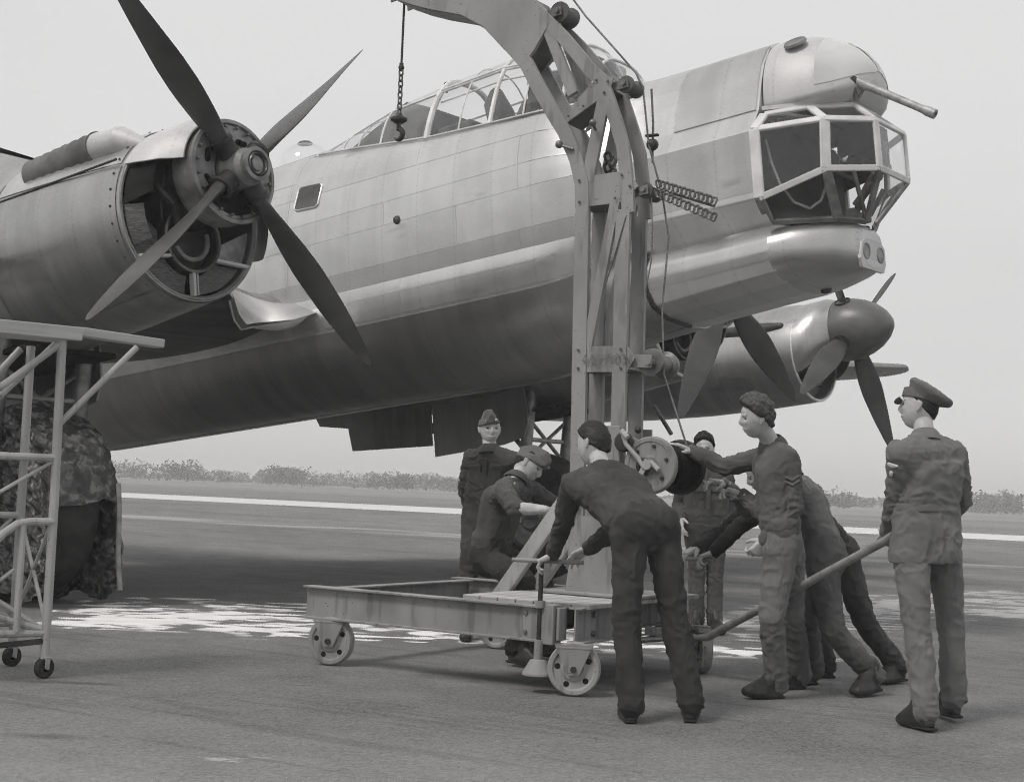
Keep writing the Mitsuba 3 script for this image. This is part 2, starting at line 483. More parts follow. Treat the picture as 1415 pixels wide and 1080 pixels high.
BOMBER = thing('bomber_aircraft', 'four engined bare metal bomber parked with its nose to the right, near propeller hub uncovered', 'aircraft')
lin = lambda x, xs_, ys_: float(np.interp(x, xs_, ys_))
z_top = lambda s: lin(s, [-18, -9, -2.6, -1, 0, 1, 2, 2.97], [0.95, 1.42, 1.50, 1.43, 1.36, 1.27, 1.22, 1.17])
z_bot = lambda s: lin(s, [-18, -9, -7, -0.2, 0.5, 1.25, 1.75, 2.5, 2.96, 3.3, 3.5, 3.56], [0.2, -1.05, -1.33, -1.36, -1.31, -1.15, -1.09, -1.03, -1.0, -0.965, -0.93, -0.90])
width = lambda s: lin(s, [-18, -9, -4, 1.0, 2.2, 3], [0.35, 0.82, 0.88, 0.88, 0.85, 0.80])
ZC = 0.05
CANOPY_CUT = lambda s: lin(s, [-2.5, -0.72, 0.1, 0.93, 1.5], [1.36, 1.08, 1.02, 0.98, 0.96])
FRONT = [(0, 1.18), (0.22, 1.15), (0.38, 1.05), (0.50, 0.89), (0.58, 0.70), (0.66, 0.45), (0.80, 0.25), (0.79, -0.33), (0.565, -0.53), (0.61, -0.575), (0.645, -0.635), (0.66, -0.73), (0.64, -0.81), (0.56, -0.90), (0.36, -0.975), (0, -1.0)]


def poly_r(th, pts, zc):
    P_ = np.array(pts + [(-a, b) for a, b in pts[::-1][1:-1]]) - V(0, zc)
    d = np.stack([np.cos(th), np.sin(th)], -1); out = np.full(len(th), 1e9)
    for a, b in zip(P_, np.roll(P_, -1, 0)):
        e = b - a; den = d[:, 0] * e[1] - d[:, 1] * e[0]
        with np.errstate(divide='ignore', invalid='ignore'):
            t = (a[0] * e[1] - a[1] * e[0]) / den; u_ = (a[0] * d[:, 1] - a[1] * d[:, 0]) / den
        ok = (np.abs(den) > 1e-9) & (t > 1e-6) & (u_ >= -1e-6) & (u_ <= 1 + 1e-6)
        out = np.where(ok & (t < out), t, out)
    return out


def body_r(s, th):
    hT, hB, w, n = z_top(s) - ZC, ZC - z_bot(s), width(s), 2.55
    c, sn = np.cos(th), np.sin(th); hh = np.where(sn > 0, hT, hB)
    ro = (np.abs(c / w) ** n + np.abs(sn / hh) ** n) ** (-1 / n)
    ad = np.degrees(np.arcsin(np.clip(sn, -1, 1))); sm = lambda a_, b_, x_: (lambda q_: q_ * q_ * (3 - 2 * q_))(np.clip((x_ - a_) / (b_ - a_), 0, 1))
    ro = ro + .045 * sm(-21, -29, ad) * (1 - sm(-44, -72, ad)) * float(1 - sm(.9, 1.7, s))
    t = np.clip((s - 0.7) / (1.95 - 0.7), 0, 1); t = t * t * (3 - 2 * t)
    if t <= 0: return ro
    sc = (z_bot(s) - ZC) / (-1.0 - ZC)
    pts = [(a, b if b > -0.5 else (b - ZC) * (1 + (sc - 1) * min(1, (-0.4 - b) / 0.5)) + ZC) for a, b in FRONT]
    return ro * (1 - t) + poly_r(th, pts, ZC) * t


def body_pts(s, th, off=0.0, cut=True):
    r_ = body_r(s, th) + off
    l, z = -r_ * np.cos(th), ZC + r_ * np.sin(th)      # angle 0 points to starboard (the camera's side)
    if cut and -2.5 < s < 1.46: z = np.minimum(z, CANOPY_CUT(s))
    return np.stack([np.full_like(l, s), l, z], -1)


def loop_mesh(rows, cap0=True, cap1=True):
    v = np.array(rows); a, b = v.shape[:2]
    m = grid(v, wrap=True)
    vs, fs = [m.vertices], [m.faces]; n = a * b
    for end, row in ((cap0, 0), (cap1, a - 1)):
        if not end: continue
        vs.append(v[row].mean(0)[None]); j = np.arange(b); kk = (j + 1) % b
        q = np.stack([np.full(b, n), row * b + kk, row * b + j], -1)
        fs.append(q if row == 0 else q[:, ::-1]); n += 1
    return trimesh.Trimesh(np.vstack(vs), np.vstack(fs), process=False)


TH = np.linspace(0, 2 * np.pi, 385)[:-1]
stations = np.concatenate([np.linspace(-18, -9, 8), np.linspace(-8, -2.52, 14), [-2.5001, -2.4999], np.linspace(-2.3, 1.42, 16), [1.4599, 1.4601], np.linspace(1.55, 2.95, 12)])
rows = [body_pts(s, TH) for s in stations]
FUS = part(BOMBER, 'fuselage', Am(loop_mesh(rows)), 'm_skin_metal', smooth=35)
# chin: the rounded lower nose ahead of the glazing bulkhead
CH = [(2.93, 0.66, -0.49, -1.00), (3.10, 0.61, -0.495, -0.985), (3.25, 0.50, -0.50, -0.97), (3.38, 0.41, -0.51, -0.95), (3.44, 0.345, -0.52, -0.94), (3.49, 0.29, -0.535, -0.93), (3.525, 0.24, -0.56, -0.915), (3.545, 0.19, -0.60, -0.895)]
rows = []
for s, w, zt, zb in CH:
    pts = []
    zc_, hh = (zt + zb) / 2, (zt - zb) / 2
    for th in np.linspace(0, 2 * np.pi, 65)[:-1]:
        c, sn = math.cos(th), math.sin(th); n = 2.3 if sn < 0 else 3.4
        ww = w * (0.94 if sn > 0.6 else 1.0)
        rr = (abs(c / ww) ** n + abs(sn / hh) ** n) ** (-1 / n)
        pts.append((s, -rr * c, zc_ + rr * sn))
    rows.append(pts)
CHIN = part(BOMBER, 'chin', Am(loop_mesh(np.array(rows))), 'm_skin_dull', smooth=40)
# flat plate with two round ports on the chin
cp = prism(Polygon([(-0.22, -0.07), (-0.19, -0.13), (0.19, -0.13), (0.22, -0.07), (0.20, 0.05), (0.14, 0.09), (-0.14, 0.09), (-0.20, 0.05)]).buffer(.015), V(3.52, 0, -0.77), V(0, 1, 0), unit(V(0.08, 0, 1)), unit(V(1, 0, -0.08)), 0.03)
part(CHIN, 'port_plate', Am(cp), 'm_turret')
for l in (-0.13, 0.13):
    ring = lathe([(0, 0.05), (0.012, 0.052), (0.016, 0.06), (0.012, 0.07), (0, 0.072)], V(3.54, l, -0.775), V(1, 0, -0.08), 24)
    part(CHIN, 'port_ring', Am(ring), 'm_mid_metal')
    part(CHIN, 'port_lens', Am(lathe([(0, 0.0), (0, 0.052)], V(3.55, l, -0.775), V(1, 0, -0.08), 20)), 'm_mid_metal')
part(CHIN, 'camera_gun_port', Am(lathe([(0, 0.035), (0.03, 0.03), (0.03, 0.0)], V(3.50, -0.17, -0.63), V(0.8, -0.5, 0.1), 16)), 'm_inside')

# skin panels on the starboard side, each a thin plate proud of the body with an open joint round it
deg = math.radians


def skin_panel(s0, s1, a0, a1, off=0.004, gap=0.005, ns=None, na=None):
    ns = ns or max(3, int((s1 - s0) / 0.18) + 2); na = na or max(3, int((a1 - a0) / 5) + 2)
    ga = gap / 0.95
    ss = np.linspace(s0 + gap / 2, s1 - gap / 2, ns); aa = np.linspace(deg(a0) + ga / 2, deg(a1) - ga / 2, na)
    outer = np.array([body_pts(s, aa, off) for s in ss])
    full = np.zeros((ns + 2, na + 2, 3)); full[1:-1, 1:-1] = outer
    full[0, 1:-1], full[-1, 1:-1] = body_pts(ss[0], aa, -0.002), body_pts(ss[-1], aa, -0.002)
    for i, s in enumerate(ss):
        full[i + 1, 0], full[i + 1, -1] = body_pts(s, aa[:1], -0.002)[0], body_pts(s, aa[-1:], -0.002)[0]
    full[0, 0], full[0, -1], full[-1, 0], full[-1, -1] = full[0, 1], full[0, -2], full[-1, 1], full[-1, -2]
    return Am(grid(full, flip=True))


bands = [-39, -22, -11.0, 13.5, 27.5, 43, 52]
cuts = {0: [-7.6, -2.9, -0.95, 1.72], 1: [-7.6, -2.0, 0.55, 1.9], 2: [-7.6, -2.55, -0.2, 1.72], 3: [-7.6, -2.55, -1.15, 0.55, 1.72], 4: [-7.6, -2.55, 0.55, 1.72], 5: [-7.6, -2.55, -0.75, 1.46]}
mats3 = ['m_skin_metal', 'm_skin_metal_b', 'm_skin_metal_c', 'm_skin_dull']
for b in range(6):
    c_ = cuts[b]
    for i in range(len(c_) - 1):
        mm = mats3[(0, 1, 0, 2, 0, 1)[(b * 2 + i) % 6]]
        if b == 1: mm = 'm_skin_dull'
        part(FUS, 'skin_panel', skin_panel(c_[i], c_[i + 1], bands[b], bands[b + 1]), mm, smooth=40)
part(FUS, 'access_panel', skin_panel(2.12, 2.93, 31, 74, off=.010, gap=.014), 'm_skin_dull', smooth=40, label='large rectangular panel behind the turret')
for s0, s1, a0, a1, mm in ( (-4.6, -2.52, 52, 72, 0), (-4.6, -2.52, 72, 90, 1), (1.74, 2.93, -21.8, 13.6, 3)):
    a0, a1 = min(a0, a1), max(a0, a1)
    part(FUS, 'skin_panel', skin_panel(s0, s1, a0, a1), mats3[mm], smooth=40)
for a0, a1 in ((-89.5, -39.6), (219.6, 269.5)):
    for s0, s1 in ((-7.4, 1.72),):
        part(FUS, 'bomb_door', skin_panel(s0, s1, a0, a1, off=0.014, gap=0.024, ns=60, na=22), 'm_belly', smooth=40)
# side window, pitot stub, small fittings
wpts = [body_pts(s, np.array([deg(a)]), 0.012)[0] for s, a in ((-2.44, 47.5), (-2.40, 49), (-2.12, 48.2), (-2.08, 46.5), (-2.10, 37), (-2.14, 35.8), (-2.42, 36.6), (-2.46, 38))]
part(FUS, 'window', Am(flat_pane(np.array(wpts))), 'm_inside_mid', smooth=False, label='small square side window')
part(FUS, 'window_frame', Am(polytube([*wpts, wpts[0]], 0.012, 6)), 'm_skin_metal_b')
c0 = body_pts(-0.98, np.array([deg(14.5)]), 0.0)[0]
part(FUS, 'vent', Am(lathe([(0, 0.045), (0.02, 0.04), (0.03, 0.02), (0.03, 0)], c0 + V(0.02, 0, 0), V(0.5, -1, 0.2), 14)), 'm_iron')
for s, a in ((1.75, 89), (-1.35, 90)):
    c0 = body_pts(s, np.array([deg(a)]), 0.0, cut=False)[0]
    if s > 0: part(FUS, 'roof_fitting', Am(lathe([(0, 0.03), (0.04, 0.03), (0.05, 0.015), (0.05, 0)], c0, V(0, 0, 1), 12)), 'm_iron')
# belly slit edge at the front of the bomb bay
part(FUS, 'bay_lip', Am(polytube([body_pts(1.735, np.array([deg(a)]), 0.012)[0] for a in np.linspace(-92, -44, 12)], 0.016, 6)), 'm_iron')
# blister under the nose
part(FUS, 'drain_boss', Am(lathe([(0, 0.05), (0.02, 0.045), (0.03, 0.02), (0.03, 0)], V(3.05, 0.1, -0.985), V(0, 0, -1), 14)), 'm_iron')

# ------------------------------------------------------------------ nose glazing
G = dict(T0=(3.02, .70, .385), T1=(3.33, .50, .415), T2=(3.585, .20, .44), A=(2.965, .795, .25), B=(3.49, .58, .26), E=(3.79, .28, .245), D=(2.965, .795, -.33), C=(3.465, .58, -.15), H=(3.79, .28, -.16), K0=(2.93, .575, -.485), K1=(3.42, .335, -.515), K2=(3.55, .08, -.52))
g = lambda n, sd: V(G[n][0], -sd * G[n][1], G[n][2])
GLZ = None
fr = []
for sd in (1, -1):
    q = lambda n: g(n, sd)
    for a, b, w, t in (('A', 'D', .09, .03), ('A', 'B', .055, .03), ('D', 'C', .055, .035), ('B', 'C', .085, .03), ('B', 'E', .055, .03), ('C', 'H', .05, .035), ('E', 'H', .06, .03), ('T0', 'A', .08, .03), ('T1', 'B', .07, .03), ('T2', 'E', .06, .03), ('T0', 'T1', .05, .03), ('T1', 'T2', .05, .03)):
        out = unit((q(a) + q(b)) / 2 - V(2.9, 0, -0.05))
        fr.append(bar(q(a), q(b), w, t, out, 0.006))
fr.append(bar(g('E', 1), g('E', -1), .045, .03, (1, 0, 0.3), .006)); fr.append(bar(g('H', 1), g('H', -1), .05, .035, (1, 0, -0.3), .006)); fr.append(bar(g('T2', 1), g('T2', -1), .045, .03, (0.3, 0, 1), .006))
GLZ = part(BOMBER, 'nose_glazing', Am(cat(fr)), 'm_bright_frame', smooth=30, label='bright framed faceted nose glazing')
fr = []
for sd in (1, -1):
    q = lambda n: g(n, sd)
    for a, b, w in (('D', 'K0', .08), ('C', 'K1', .085), ('H', 'K2', .065), ('K0', 'K1', .05), ('K1', 'K2', .05)):
        fr.append(bar(q(a), q(b), w, .03, unit((q(a) + q(b)) / 2 - V(2.9, 0, 0.1)), .006))
    fr.append(bar((q('C') + q('H')) / 2, q('K2'), .035, .025, (1, 0, -1), .004))
part(GLZ, 'lower_frame', Am(cat(fr)), 'm_mid_metal', label='dull lower struts of the glazing')
panes = []
for sd in (1, -1):
    q = lambda n: g(n, sd)
    for quad in ('ABCD', ('T0', 'T1', 'B', 'A'), 'BEHC', ('T1', 'T2', 'E', 'B'), ('D', 'C', 'K1', 'K0'), ('C', 'H', 'K2', 'K1')):
        part(GLZ, 'pane', Am(flat_pane([q(n) for n in quad])), 'm_glass', smooth=False)
part(GLZ, 'pane', Am(flat_pane([g('E', 1), g('E', -1), g('H', -1), g('H', 1)])), 'm_glass', smooth=False)
part(GLZ, 'pane', Am(flat_pane([g('T2', 1), g('T2', -1), g('E', -1), g('E', 1)])), 'm_glass', smooth=False)
part(GLZ, 'pane', Am(flat_pane([g('H', 1), g('H', -1), g('K2', -1), g('K2', 1)])), 'm_glass', smooth=False)
# inside of the nose: dark bulkhead, side lining to port, bomb sight, hose and cables
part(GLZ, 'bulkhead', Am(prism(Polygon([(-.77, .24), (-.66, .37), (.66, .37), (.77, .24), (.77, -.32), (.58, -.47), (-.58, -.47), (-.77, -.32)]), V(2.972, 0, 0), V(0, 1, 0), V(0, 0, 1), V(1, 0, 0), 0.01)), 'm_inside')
part(GLZ, 'bomb_sight', Am(cat([cbox(.10, .10, .12, .02).apply_translation(V(3.38, .02, -.42)), tube(V(3.42, .02, -.34), V(3.6, .0, -.18), .035), tube(V(3.5, .12, -.42), V(3.66, .05, -.25), .02), polytube([V(3.40, .05, -.40), V(3.52, .02, -.22), V(3.62, -.02, -.12), V(3.68, -.02, -.17)], .03), cbox(.05, .2, .06, .01).apply_translation(V(3.47, .05, -.45))])), 'm_inside_mid')
hose = [V(3.0 + 0.16 * t, -0.60 + 0.10 * t, 0.05 - 0.22 * t - 0.25 * math.sin(t * 0.9)) for t in np.linspace(0, 3.0, 24)]
hose = [V(2.99, -.66, .18), V(3.02, -.64, -.02), V(3.07, -.62, -.20), V(3.15, -.56, -.36), V(3.25, -.48, -.42), V(3.33, -.43, -.36), V(3.38, -.42, -.24), V(3.40, -.44, -.12)]
part(GLZ, 'hose', Am(polytube(hose, .012, 8)), 'm_mid_metal')
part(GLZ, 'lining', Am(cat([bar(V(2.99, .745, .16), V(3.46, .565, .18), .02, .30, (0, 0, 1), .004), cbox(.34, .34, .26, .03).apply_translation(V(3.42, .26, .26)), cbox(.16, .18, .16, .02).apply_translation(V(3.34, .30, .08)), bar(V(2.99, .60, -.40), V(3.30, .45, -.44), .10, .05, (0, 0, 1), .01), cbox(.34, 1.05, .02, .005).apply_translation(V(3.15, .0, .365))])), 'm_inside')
part(GLZ, 'gun_controls', Am(cat([tube(V(3.62, .22, .0), V(3.70, .05, .12), .02), tube(V(3.66, .14, .18), V(3.62, .26, .02), .028), cbox(.06, .05, .08, .015).apply_translation(V(3.62, .27, -.02)), tube(V(3.3, -.2, -.02), V(3.3, .25, -.04), .02)])), 'm_inside_mid')
part(GLZ, 'map_lamp', Am(cat([sph(V(3.50, -.30, -.03), .02, 12), hull(sph(V(3.50, -.30, -.03), .012, 10), sph(V(3.515, -.27, .0), .008, 10))])), 'm_rim')

# ------------------------------------------------------------------ gun turret on the nose
TU = [(2.96, .585, 1.18, .44), (3.10, .59, 1.18, .43), (3.26, .575, 1.15, .425), (3.40, .535, 1.10, .435), (3.52, .46, 1.03, .46), (3.62, .37, .945, .50), (3.68, .28, .865, .54), (3.72, .17, .79, .58), (3.735, .07, .73, .61)]
rows = []
for s, w, zt, zb in TU:
    pts = []
    for t in np.linspace(0, 2 * np.pi, 65)[:-1]:
        c, sn = math.cos(t), math.sin(t); n = 2.15 if sn > 0 else 6
        zc_ = zb + 0.09; hh = (zt - zc_) if sn > 0 else 0.09
        rr = (abs(c / w) ** n + abs(sn / hh) ** n) ** (-1 / n); pts.append((s, -rr * c, zc_ + rr * sn))
    rows.append(pts)
TUR = part(BOMBER, 'gun_turret', Am(loop_mesh(np.array(rows))), 'm_turret', smooth=28, label='pale rounded gun turret on top of the nose')
rows_t = np.array(rows)
# seam ring at the back, raised front fairing edges
part(TUR, 'seam', Am(polytube([(2.972, -y_, z_) for _, y_, z_ in rows_t[0][:13]], .006, 6)), 'm_iron')
sel = rows_t[1:, :33]
def turret_sheet(i0, i1, j0, j1, off):
    sub = rows_t[i0:i1, j0:j1]; c = V(3.2, 0, .62); d = sub - c
    return grid(c + d * (1 + off / np.linalg.norm(d, axis=-1, keepdims=True)), flip=True)
part(TUR, 'front_panel', Am(turret_sheet(3, 9, 1, 14, .005)), 'm_turret_front', smooth=30)
part(TUR, 'front_panel', Am(turret_sheet(3, 9, 19, 32, .005)), 'm_turret_front', smooth=30)
part(TUR, 'centre_panel', Am(turret_sheet(4, 9, 14, 19, .007)), 'm_turret', smooth=30)
c0 = V(3.21, -.43, 1.025)
nrm = unit(V(0.05, -.62, .80))
part(TUR, 'roof_window', Am(lathe([(0, 0), (0, .092), (-.02, .10)], c0 + nrm * .008, nrm, 26)), 'm_mid_metal', label='round window in the turret roof')
part(TUR, 'gun_slot', Am(hull(sph(V(3.60, -.29, .70), .055, 14), sph(V(3.63, -.27, .59), .05, 14), sph(V(3.53, -.36, .66), .05, 14))) if False else Am(tri(hull(sph(V(3.60, -.30, .66), .05, 14), sph(V(3.63, -.28, .60), .05, 14), sph(V(3.57, -.345, .63), .05, 14)))), 'm_inside_mid', smooth=40)
b0, b1 = V(3.66, -.27, .60), V(4.27, -.24, .175); bd = unit(b1 - b0)
part(TUR, 'gun_barrel', Am(lathe([(0, 0), (0, .040), (.10, .042), (.12, .034), (.56, .031), (.64, .033), (.67, .040), (.745, .040), (.75, .02), (.68, .018), (.68, 0)], b0, bd, 18)), 'm_gun')
part(TUR, 'gun_cradle', Am(cat([tube(V(3.64, -.30, .56), V(3.62, -.24, .46), .018), tube(V(3.72, -.26, .55), V(3.62, -.22, .46), .014), cbox(.06, .05, .05, .01).apply_translation(V(3.70, -.27, .555))])), 'm_mid_metal')
fairing = np.array([[g('T0', 1) + V(-.02, 0, 0), g('T1', 1), g('T2', 1), g('T2', -1), g('T1', -1), g('T0', -1) + V(-.02, 0, 0)]])[0]
part(TUR, 'base_plate', Am(cat([prism(Polygon([(p_[0], p_[1]) for p_ in fairing]), V(0, 0, .425), V(1, 0, 0), V(0, 1, 0), V(0, 0, 1), .035)])), 'm_turret')

# ------------------------------------------------------------------ cockpit canopy
def cano(s):
    zb = CANOPY_CUT(s); zt = lin(s, [-2.45, -2.2, -1.9, -1.3, -.72, .1, .85, 1.18, 1.46], [1.43, 1.55, 1.63, 1.77, 1.81, 1.86, 1.80, 1.55, 1.10])
    th = np.linspace(0, np.pi / 2, 400); pp = body_pts(s, th, cut=False); i = np.argmin(np.abs(pp[:, 2] - zb)); lb = -pp[i, 1]
    return zb, zt, lb


def arch(s, n=14, lean=0.0):
    zb, zt, lb = cano(s); out = []
    for t in np.linspace(0, np.pi, n):
        c, sn = math.cos(t), math.sin(t); e = 3.0 if zt - zb > .45 else 2.2
        rr = (abs(c) ** e + abs(sn) ** e) ** (-1 / e)
        z_ = zb + (zt - zb) * rr * sn
        l_ = rr * c * (lb - 0.32 * (z_ - zb))
        out.append(V(s + lean * (z_ - zb), -l_, z_))
    return out


cs = [-2.45, -2.0, -1.4, -.72, .1, .93, 1.2, 1.46]
fr = []
for s, r_ in zip(cs, (.014, .010, .012, .032, .022, .020, .016, .016)):
    fr.append(polytube(arch(s, 22), r_, 8))
N_A = 14
for s in (-1.75, -.3, .5): fr.append(polytube(arch(s, 22), .009, 6))
AR = [arch(s, N_A) for s in cs]
for j in (0, 3, 10, 13):
    pts = [a[j] for a in AR]
    fr.append(polytube(pts, .016 if j in (0, 13) else .012, 6))
    if j in (3, 10): fr.append(polytube([p_ - V(0, 0, .10) for p_ in pts[3:6]], .009, 6))
    if j == 3: fr.append(polytube([p_ + V(0, 0, .02) for p_ in pts[3:6]], .016, 6))
CAN = part(BOMBER, 'canopy', Am(cat(fr)), 'm_bright_frame', label='glazed cockpit canopy with thin metal frames')
for i in range(len(cs) - 1):
    for j0, j1 in ((0, 3), (3, 6), (6, 7), (7, 10), (10, 13)):
        part(CAN, 'pane', Am(grid(np.array([AR[i][j0:j1 + 1], AR[i + 1][j0:j1 + 1]]))), 'm_glass', smooth=False)
ss_ = np.linspace(-2.4, 1.44, 14)
fl_ = np.array([[V(s, -cano(s)[2] + .012, CANOPY_CUT(s) + .006), V(s, cano(s)[2] - .012, CANOPY_CUT(s) + .006)] for s in ss_])
part(CAN, 'cockpit_floor', Am(grid(fl_)), 'm_inside', smooth=False)


def seat(s, l):
    b = hull(sph(V(s, l - .2, 1.02), .05), sph(V(s, l + .2, 1.02), .05), sph(V(s - .10, l - .16, 1.34), .05), sph(V(s - .10, l + .16, 1.34), .05), sph(V(s - .13, l, 1.50), .07))
    return tri(b)


for s, l in ((-.02, .26), (-.02, -.24), (-1.35, -.1)):
    part(CAN, 'seat_back', Am(seat(s, l)), 'm_inside_mid', smooth=45)
part(CAN, 'instrument_coaming', Am(tri(hull(sph(V(1.1, -.5, 1.05), .07), sph(V(1.1, .5, 1.05), .07), sph(V(.95, -.42, 1.2), .06), sph(V(.95, .42, 1.2), .06), sph(V(1.3, -.42, 1.02), .05), sph(V(1.3, .42, 1.02), .05)))), 'm_inside', smooth=40)
part(CAN, 'radio_crate', Am(cat([tri(hull(*[sph(V(s_, l_, z_), .05) for s_, l_, z_ in ((-2.0, -.35, 1.34), (-2.0, .35, 1.34), (-.95, -.45, 1.18), (-.95, .45, 1.18), (-1.85, -.22, 1.50), (-1.85, .22, 1.50), (-1.3, -.28, 1.66), (-1.3, .28, 1.66), (-.95, -.3, 1.50), (-.95, .3, 1.5))])), cbox(.5, .3, .25, .03).apply_translation(V(-.7, -.15, 1.2)), cbox(.9, .5, .30, .03).apply_translation(V(.45, .30, 1.55)), cbox(.5, .4, .5, .03).apply_translation(V(.75, .25, 1.25))])), 'm_inside_mid')
part(CAN, 'control_column', Am(cat([tube(V(.55, .26, 1.0), V(.5, .26, 1.22), .02), lathe([(0, .10), (.02, .12), (0, .14), (-.02, .12), (0, .10)], V(.5, .26, 1.27), V(1, 0, .2), 20)])), 'm_inside')
part(CAN, 'sill_rail', Am(polytube([V(s, -cano(s)[2] - .004, CANOPY_CUT(s) + .012) for s in ss_], .018, 6)), 'm_skin_metal_c')
part(CAN, 'roof_aerial', Am(cat([tube(V(-1.0, 0, 1.80), V(-1.0, 0, 1.88), .012), sph(V(-1.0, 0, 1.89), .03, 12)])), 'm_iron')
# astrodome behind the canopy
dm = trimesh.creation.icosphere(3, .30); dm.apply_scale([1, .9, .9])
dm = m3.Manifold.sphere(.30, 40).trim_by_plane((0, 0, 1), 0.0)
dome_v = tri(dm); keep = dome_v.triangles_center[:, 2] > 0.004
dome_v = trimesh.Trimesh(dome_v.vertices, dome_v.faces[keep], process=False); dome_v.apply_translation(V(-3.15, 0, 1.47))
part(BOMBER, 'astrodome', Am(dome_v), 'm_glass', smooth=True)
part(BOMBER, 'astrodome_cap', Am(lathe([(0, 0), (0, .07), (-.02, .09)], V(-3.15, 0, 1.785), V(0, 0, 1), 20)), 'm_mid_metal')

# ------------------------------------------------------------------ wings
def wing(side):
    rows = []
    ls = [.78, 1.5, 3.7, 6, 8, 11, 14, 16, 17.0, 17.4] if side > 0 else [.78, 1.2, 1.7, 2.2, 2.8, 3.2, 3.7, 6, 9, 14, 16.8, 17.4]
    for l in ls:
        t = max(0, (l - 3.7) / 13.7)
        ch = 4.7 - 3.0 * t; le = -2.25 - 0.9 * t; th_ = (0.17 if side > 0 else 0.115) * ch * (1 - 0.35 * t); zc_ = (-0.52 if side > 0 else -0.33) + max(0, l - 3.7) * math.tan(math.radians(5.4))
        if side < 0 and l > 3.8: zc_ -= .42
        if side < 0 and l < 3.6:
            le2 = lin(l, [.78, 1.3, 1.7, 2.2, 2.8, 3.2], [-2.62, -2.6, -2.4, -2.05, -1.6, -1.9]); ch += le2 - le; le = le2
        if l > 16.9: le -= 0.35 if l < 17.2 else 0.75; ch *= 0.8 if l < 17.2 else 0.5; th_ *= 0.7 if l < 17.2 else .15
        up, lo = [], []
        for x in np.concatenate([[0], 0.5 * (1 - np.cos(np.linspace(0.25, np.pi, 18)))]):
            y_ = 5 * th_ * (0.2969 * math.sqrt(x) - 0.126 * x - 0.3516 * x * x + 0.2843 * x ** 3 - 0.1036 * x ** 4)
            up.append(V(le - x * ch, side * l, zc_ + y_ * 1.05)); lo.append(V(le - x * ch, side * l, zc_ - y_ * 0.95))
        rows.append(up + lo[::-1][1:-1])
    m = loop_mesh(np.array(rows))
    return m


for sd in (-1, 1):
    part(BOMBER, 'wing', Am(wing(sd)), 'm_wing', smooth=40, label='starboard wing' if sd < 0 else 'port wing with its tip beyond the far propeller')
# bright fillet at the near wing root
leaf = np.array([[V(-2.17, -.885, -.43), V(-2.24, -1.03, -.475), V(-2.30, -1.25, -.535), V(-2.36, -1.50, -.60)], [V(-2.165, -.895, -.45), V(-2.20, -1.02, -.54), V(-2.26, -1.22, -.60), V(-2.35, -1.48, -.625)], [V(-2.25, -.90, -.47), V(-2.30, -1.02, -.59), V(-2.36, -1.2, -.645), V(-2.44, -1.46, -.64)]])
part(BOMBER, 'fairing_edge', Am(polytube([V(-1.28, -2.75, -.72), V(-1.75, -2.3, -.76), V(-2.12, -1.9, -.75), V(-2.23, -1.66, -.68), V(-2.30, -1.48, -.63)], .009, 8)), 'm_rim')
lo_e = [V(-1.28, -2.75, -.72), V(-1.75, -2.3, -.76), V(-2.12, -1.9, -.75), V(-2.23, -1.66, -.68), V(-2.32, -1.40, -.61), V(-2.26, -1.15, -.56), V(-2.17, -.885, -.45)]
up_e = [V(-1.45, -2.85, -.36), V(-1.85, -2.4, -.33), V(-2.2, -1.95, -.33), V(-2.35, -1.7, -.31), V(-2.5, -1.35, -.31), V(-2.55, -1.1, -.31), V(-2.45, -.885, -.31)]
mid_e = [(a + b) / 2 + V(.10, 0, -.03) for a, b in zip(lo_e, up_e)]
part(BOMBER, 'wing_root_fairing', Am(grid(np.array([lo_e, [(a * 2 + b) / 3 + V(.07, 0, -.02) for a, b in zip(lo_e, mid_e)], mid_e, up_e]))), 'm_nacelle', smooth=60)
part(BOMBER, 'wing_root_fillet', Am(grid(leaf)), 'm_rim', smooth=True)

# ------------------------------------------------------------------ engines
def nacelle_rows(l0, inner):
    st = [(-.62, .655, -.25), (-.60, .675, -.25), (-.605, .70, -.25), (-.75, .715, -.245), (-1.5, .735, -.235), (-2.4, .735, -.22), (-3.4, .72, -.18), (-4.6, .60, -.2), (-5.8, .42, -.2), (-7.0, .2, -.2), (-7.6, .03, -.2)]
    rows = [[V(-1.02, l0, -.25)] * 64]
    rows = []
    for s, r_, zc_ in [(-1.02, .64, -.25)] + st:
        pts = []
        for t in np.linspace(0, 2 * np.pi, 65)[:-1]:
            y_, z_ = math.cos(t) * r_, math.sin(t) * r_
            if s < -.7 and z_ < 0 and inner: z_ *= 1 + 0.22 * min(1, (-.7 - s) / 1.8)
            if s < -.7 and z_ > 0: z_ *= 1 + (0.08 * min(1, (-.7 - s) / 1.5) + (0.55 * min(1, max(0, (-2.5 - s) / .9)) if s > -5 else .3)) * (1 if inner else .4)
            pts.append(V(s, l0 - y_, zc_ + z_))
        rows.append(pts)
    return np.array(rows)


def ribbed(l0, s0, s1, z0, z1, r_):
    p0, p1 = V(s0, l0, z0), V(s1, l0, z1); prof = []; L_ = np.linalg.norm(p1 - p0); n = 44
    for i in range(n):
        t = i / (n - 1); prof.append((t * L_, r_ * (1 + 0.06 * math.cos(t * 7 * 2 * math.pi))))
    return lathe([(0, .4 * r_), (-.005, .85 * r_)] + prof + [(L_ + .004, .5 * r_)], p0, p1 - p0, 26)


